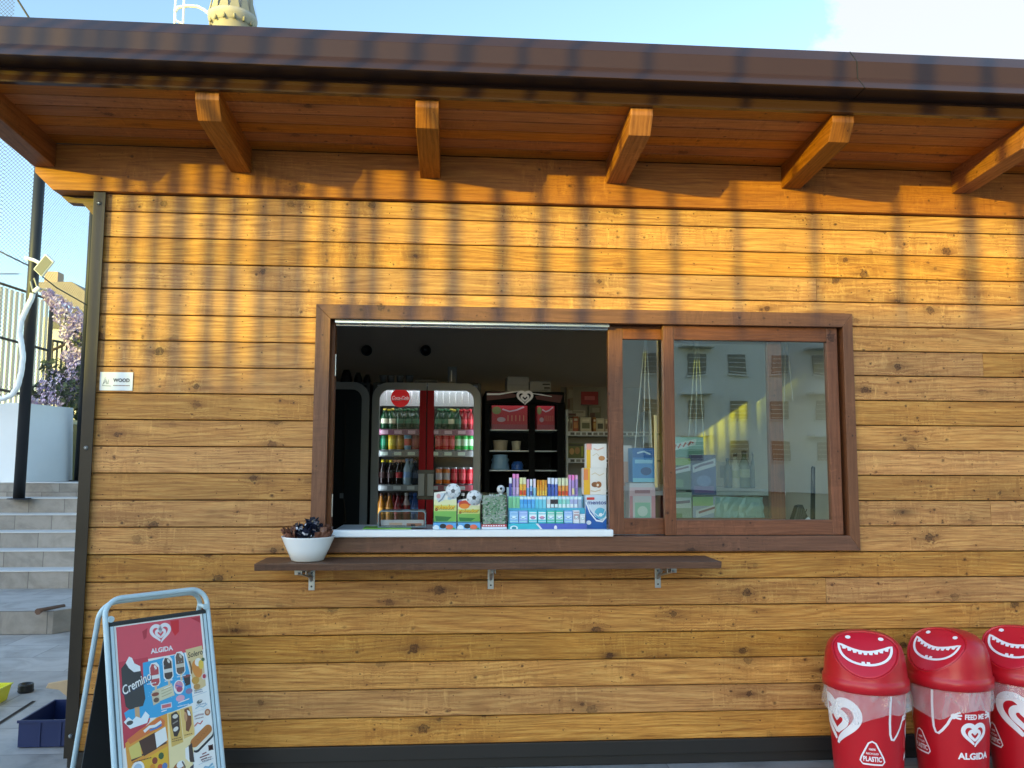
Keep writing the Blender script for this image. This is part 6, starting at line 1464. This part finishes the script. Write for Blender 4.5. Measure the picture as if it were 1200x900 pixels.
def bin_at(x, y, rot, lidrot, label, seed, k=1.0):
    t = thing('waste_bin', label, 'bin', (x, y, GZ), 'red smiling bins along the wall')
    T = Matrix.Translation((x, y, GZ)) @ Matrix.Scale(k, 4)
    b = MB(); b.lathe([(0, .004), (BRB-.006, .0), (BRB, .006)]+[(br(z), z) for z in (.1, .2, .3, .4, .5, ZR)]+[(BR-.006, ZR), (BR-.02, ZR-.04), (.14, .03), (0, .03)], M_RED, 56, T); b.build('body', t)
    # prints around the body, angle 0 = towards the viewer side given by rot
    def cm(u, v, h):
        a = rot + u/.17; r_ = br(v)+.0006+h
        q = Vector((math.sin(a)*r_, -math.cos(a)*r_, v)); return T @ q
    def A(deg): return R(deg)*.17
    D = Decal(cm, .0004, .02); heart_logo(D, A(0), .30, .062, M_PRINTW, 1); D.build('logo', t)
    D = Decal(cm, .0004, .02); D.text('ALGIDA', A(0), .205, .032, M_PRINTW, 1, bold=.04, width=.165); D.build('lettering', t)
    D = Decal(cm, .0004, .02); D.text('FEED ME', A(1), .388, .025, M_PRINTW, 1, bold=.04, width=.098); D.build('lettering', t)
    for f in (1, -1):
        base = A(-58)*f
        D = Decal(cm, .0004, .02)
        pts = [(base-f*.006, .50), (base-f*.010, .44), (base-f*.012, .38), (base-f*.010, .325), (base-f*.002, .30), (base+f*.010, .297), (base+f*.03, .318), (base+f*.052, .348), (base+f*.064, .372), (base+f*.074, .386)]
        D.stroke(pts, .011, M_PRINTW, 1)
        hx_, hy_ = base+f*.078, .388
        for dx, dy in ((.030, .020), (.036, .006), (.032, -.010)): D.stroke([(hx_-f*.006, hy_), (hx_+f*dx*.6, hy_+dy*.8), (hx_+f*dx, hy_+dy)], .009, M_PRINTW, 1)
        D.ell(hx_, hy_, .012, .013, M_PRINTW, 1)
        D.build('arm_drawing', t)
        cx = A(-90)*f; cz = .225
        D = Decal(cm, .0004, .02)
        tri = [(cx-.045, cz-.040), (cx+.045, cz-.040), (cx+.056, cz-.026), (cx+.050, cz-.008), (cx+.016, cz+.058), (cx, cz+.066), (cx-.016, cz+.058), (cx-.050, cz-.008), (cx-.056, cz-.026)]
        D.stroke(tri, .0075, M_PRINTW, 1, closed=True)
        D.text('100%', cx, cz+.030, .010, M_PRINTW, 1, bold=.03, width=.030); D.text('RECYCLED', cx, cz+.010, .009, M_PRINTW, 1, bold=.03, width=.056); D.text('PLASTIC', cx, cz-.015, .024, M_PRINTW, 1, bold=.04, width=.085)
        D.build('recycling_mark', t)
        D = Decal(cm, .0004, .02); heart_logo(D, A(-147)*f, .350, .125, M_PRINTW, 1); D.build('logo', t)
    # lid: rounded dome sliced by a slanted flap
    Lr = BR+.016
    TLd = T @ Matrix.Translation((0, 0, ZR-.015)) @ Matrix.Rotation(lidrot, 4, 'Z')
    prof = [(Lr-.008, 0), (Lr, .003), (Lr, .045), (Lr-.006, .052), (Lr-.008, .060), (Lr-.011, .10), (Lr-.017, .15), (Lr-.030, .195), (Lr-.045, .215), (Lr-.068, .235), (Lr-.10, .249), (.06, .257), (0, .262)]
    # smooth the dome profile
    bm = bmesh.new(); n = 72; rings = []
    for r_, z in prof:
        if r_ < 1e-6: rings.append([bm.verts.new((0, 0, z))]); continue
        rings.append([bm.verts.new((r_*math.sin(2*PI*i/n), -r_*math.cos(2*PI*i/n), z)) for i in range(n)])
    for i in range(len(rings)-1):
        for j in range(n):
            if len(rings[i+1]) == 1: bm.faces.new([rings[i][j], rings[i][(j+1) % n], rings[i+1][0]])
            else: bm.faces.new([rings[i][j], rings[i][(j+1) % n], rings[i+1][(j+1) % n], rings[i+1][j]])
    tilt = R(46); pn = Vector((0, -math.sin(tilt), math.cos(tilt)))          # flap normal: forwards and up
    p0 = Vector((0, -(Lr-.010), .070))
    cut = bmesh.ops.bisect_plane(bm, geom=bm.verts[:]+bm.edges[:]+bm.faces[:], dist=1e-6, plane_co=p0, plane_no=pn, clear_outer=True)
    ring_v = [e for e in cut['geom_cut'] if isinstance(e, bmesh.types.BMEdge)]
    # ordered outline of the slice
    adj = {}
    for e in ring_v:
        for a_, b_ in ((e.verts[0], e.verts[1]), (e.verts[1], e.verts[0])): adj.setdefault(a_, []).append(b_)
    st = min(adj, key=lambda v: v.co.z); loop = [st]; prev = None
    while True:
        nx = [v for v in adj[loop[-1]] if v is not prev]
        if not nx or nx[0] is st: break
        prev = loop[-1]; loop.append(nx[0])
        if len(loop) > 400: break
    loop = [v.co.copy() for v in loop]
    ue = Vector((1, 0, 0)); ve = pn.cross(ue).normalized()
    if ve.z < 0: ve = -ve
    cen = sum(loop, Vector())/len(loop)
    for f in bm.faces: f.smooth = True
    me = bpy.data.meshes.new('lid'); bm.to_mesh(me); bm.free(); me.materials.append(M_RED); me.transform(TLd)
    lid = link('lid', me, t)
    fm_ = MB()
    cen = Vector((0, (min(q.y for q in loop)+max(q.y for q in loop))/2, 0)); cen.z = p0.z-(pn.x*(cen.x-p0.x)+pn.y*(cen.y-p0.y))/pn.z
    def sc_(q, s, d): return TLd @ (cen+(q-cen)*s+pn*d)
    N = len(loop)
    steps_ = [(1.0, 0), (.985, .003), (.955, .003), (.945, -.005), (.925, -.005), (.915, .0015), (.88, .0025), (.5, .006), (.2, .008)]
    for (sa, da), (sb, db) in zip(steps_[:-1], steps_[1:]):
        for i in range(N):
            j = (i+1) % N; fm_.face([sc_(loop[i], sa, da), sc_(loop[j], sa, da), sc_(loop[j], sb, db), sc_(loop[i], sb, db)], M_REDF if sa < .93 else M_RED, smooth=True)
    fm_.face([sc_(q, .2, .008) for q in loop], M_REDF, smooth=True)
    fl_ = fm_.build('flap', lid)
    def fmap(u, v, h):
        q = cen+ue*u+ve*v; rel = min(1, math.hypot(u/.19, v/.16)); return TLd @ (q+pn*(.0072+(.0015 if rel < .3 else .0015-(rel-.3)*.0085)+h))
    D = Decal(fmap, .0004, .02)
    for sg in (-1, 1): D.ell(sg*.074, .088, .0125, .0095, M_PRINTW, 1); D.build('eye_print', lid); D = Decal(fmap, .0004, .02)
    hw = .118
    lo = [(hw*math.cos(PI+PI*k/24), .050-.110*math.sin(PI*k/24)**.8 if 0 < k < 24 else .050) for k in range(25)]
    hi = [(hw-2*hw*k/20, .050-.040*math.sin(PI*k/20)) for k in range(1, 20)]
    D.stroke(lo+hi, .0115, M_PRINTW, 1, closed=True)
    for k in range(1, 10):
        x = -hw+.0236*k; z = .050-.040*math.sin(PI*(x+hw)/(2*hw))-.008
        D.poly([(x-.0095, z+.005), (x+.0095, z+.005), (x+.007, z-.009), (x-.007, z-.009)], M_PRINTW, 2)
    for x in (-.014, .009): D.poly([(x-.008, -.062), (x+.010, -.062), (x+.008, -.044), (x-.006, -.044)], M_PRINTW, 2)
    D.build('mouth_print', lid)
    # liner hanging out from under the lid
    rr = random.Random(seed); b = MB(); n = 72; rows_ = 8; g2 = []
    ph = [rr.uniform(0, 6.28) for _ in range(8)]
    for j in range(rows_+1):
        f = j/rows_; rw_ = []
        for i in range(n):
            a = 2*PI*i/n
            drop = .125+.03*math.sin(a*2+ph[0])+.012*math.sin(a*5+ph[1])+.004*math.sin(a*11+ph[2])
            z = ZR+.012-f*drop
            r_ = br(min(ZR, z))+.004+f*(.020+.008*math.sin(a*3+ph[3]))+f*.005*math.sin(a*9+ph[4]+f*2)+.003*math.sin(a*17+ph[5]+f*4)
            if f > .1: r_ += f*.06*max(0, math.cos(a-ph[6]))**18
            rw_.append(T @ Vector((r_*math.cos(a), r_*math.sin(a), z)))
        g2.append(rw_)
    for j in range(rows_):
        for i in range(n): b.face([g2[j][i], g2[j][(i+1) % n], g2[j+1][(i+1) % n], g2[j+1][i]], M_LINER, smooth=True)
    b.build('liner', t)
    return t
for (px, rot, lr, lab, sd, Y) in ((1014, 97, 3, 'red swing-top bin with flap facing straight forward, leftmost of three', 31, -.43), (1112, 36, -37, 'red swing-top bin with flap turned left and FEED ME print, middle of three', 32, -.40), (1199, -147, -22, 'red swing-top bin with large heart in front, rightmost at the frame edge', 33, -.36)):
    q = P(px, 800, Y); to = Vector((CAM.x-q.x, CAM.y-q.y)); base = math.atan2(to.x, -to.y)
    bin_at(q.x, Y, base+R(rot), base+R(lr), lab, sd)
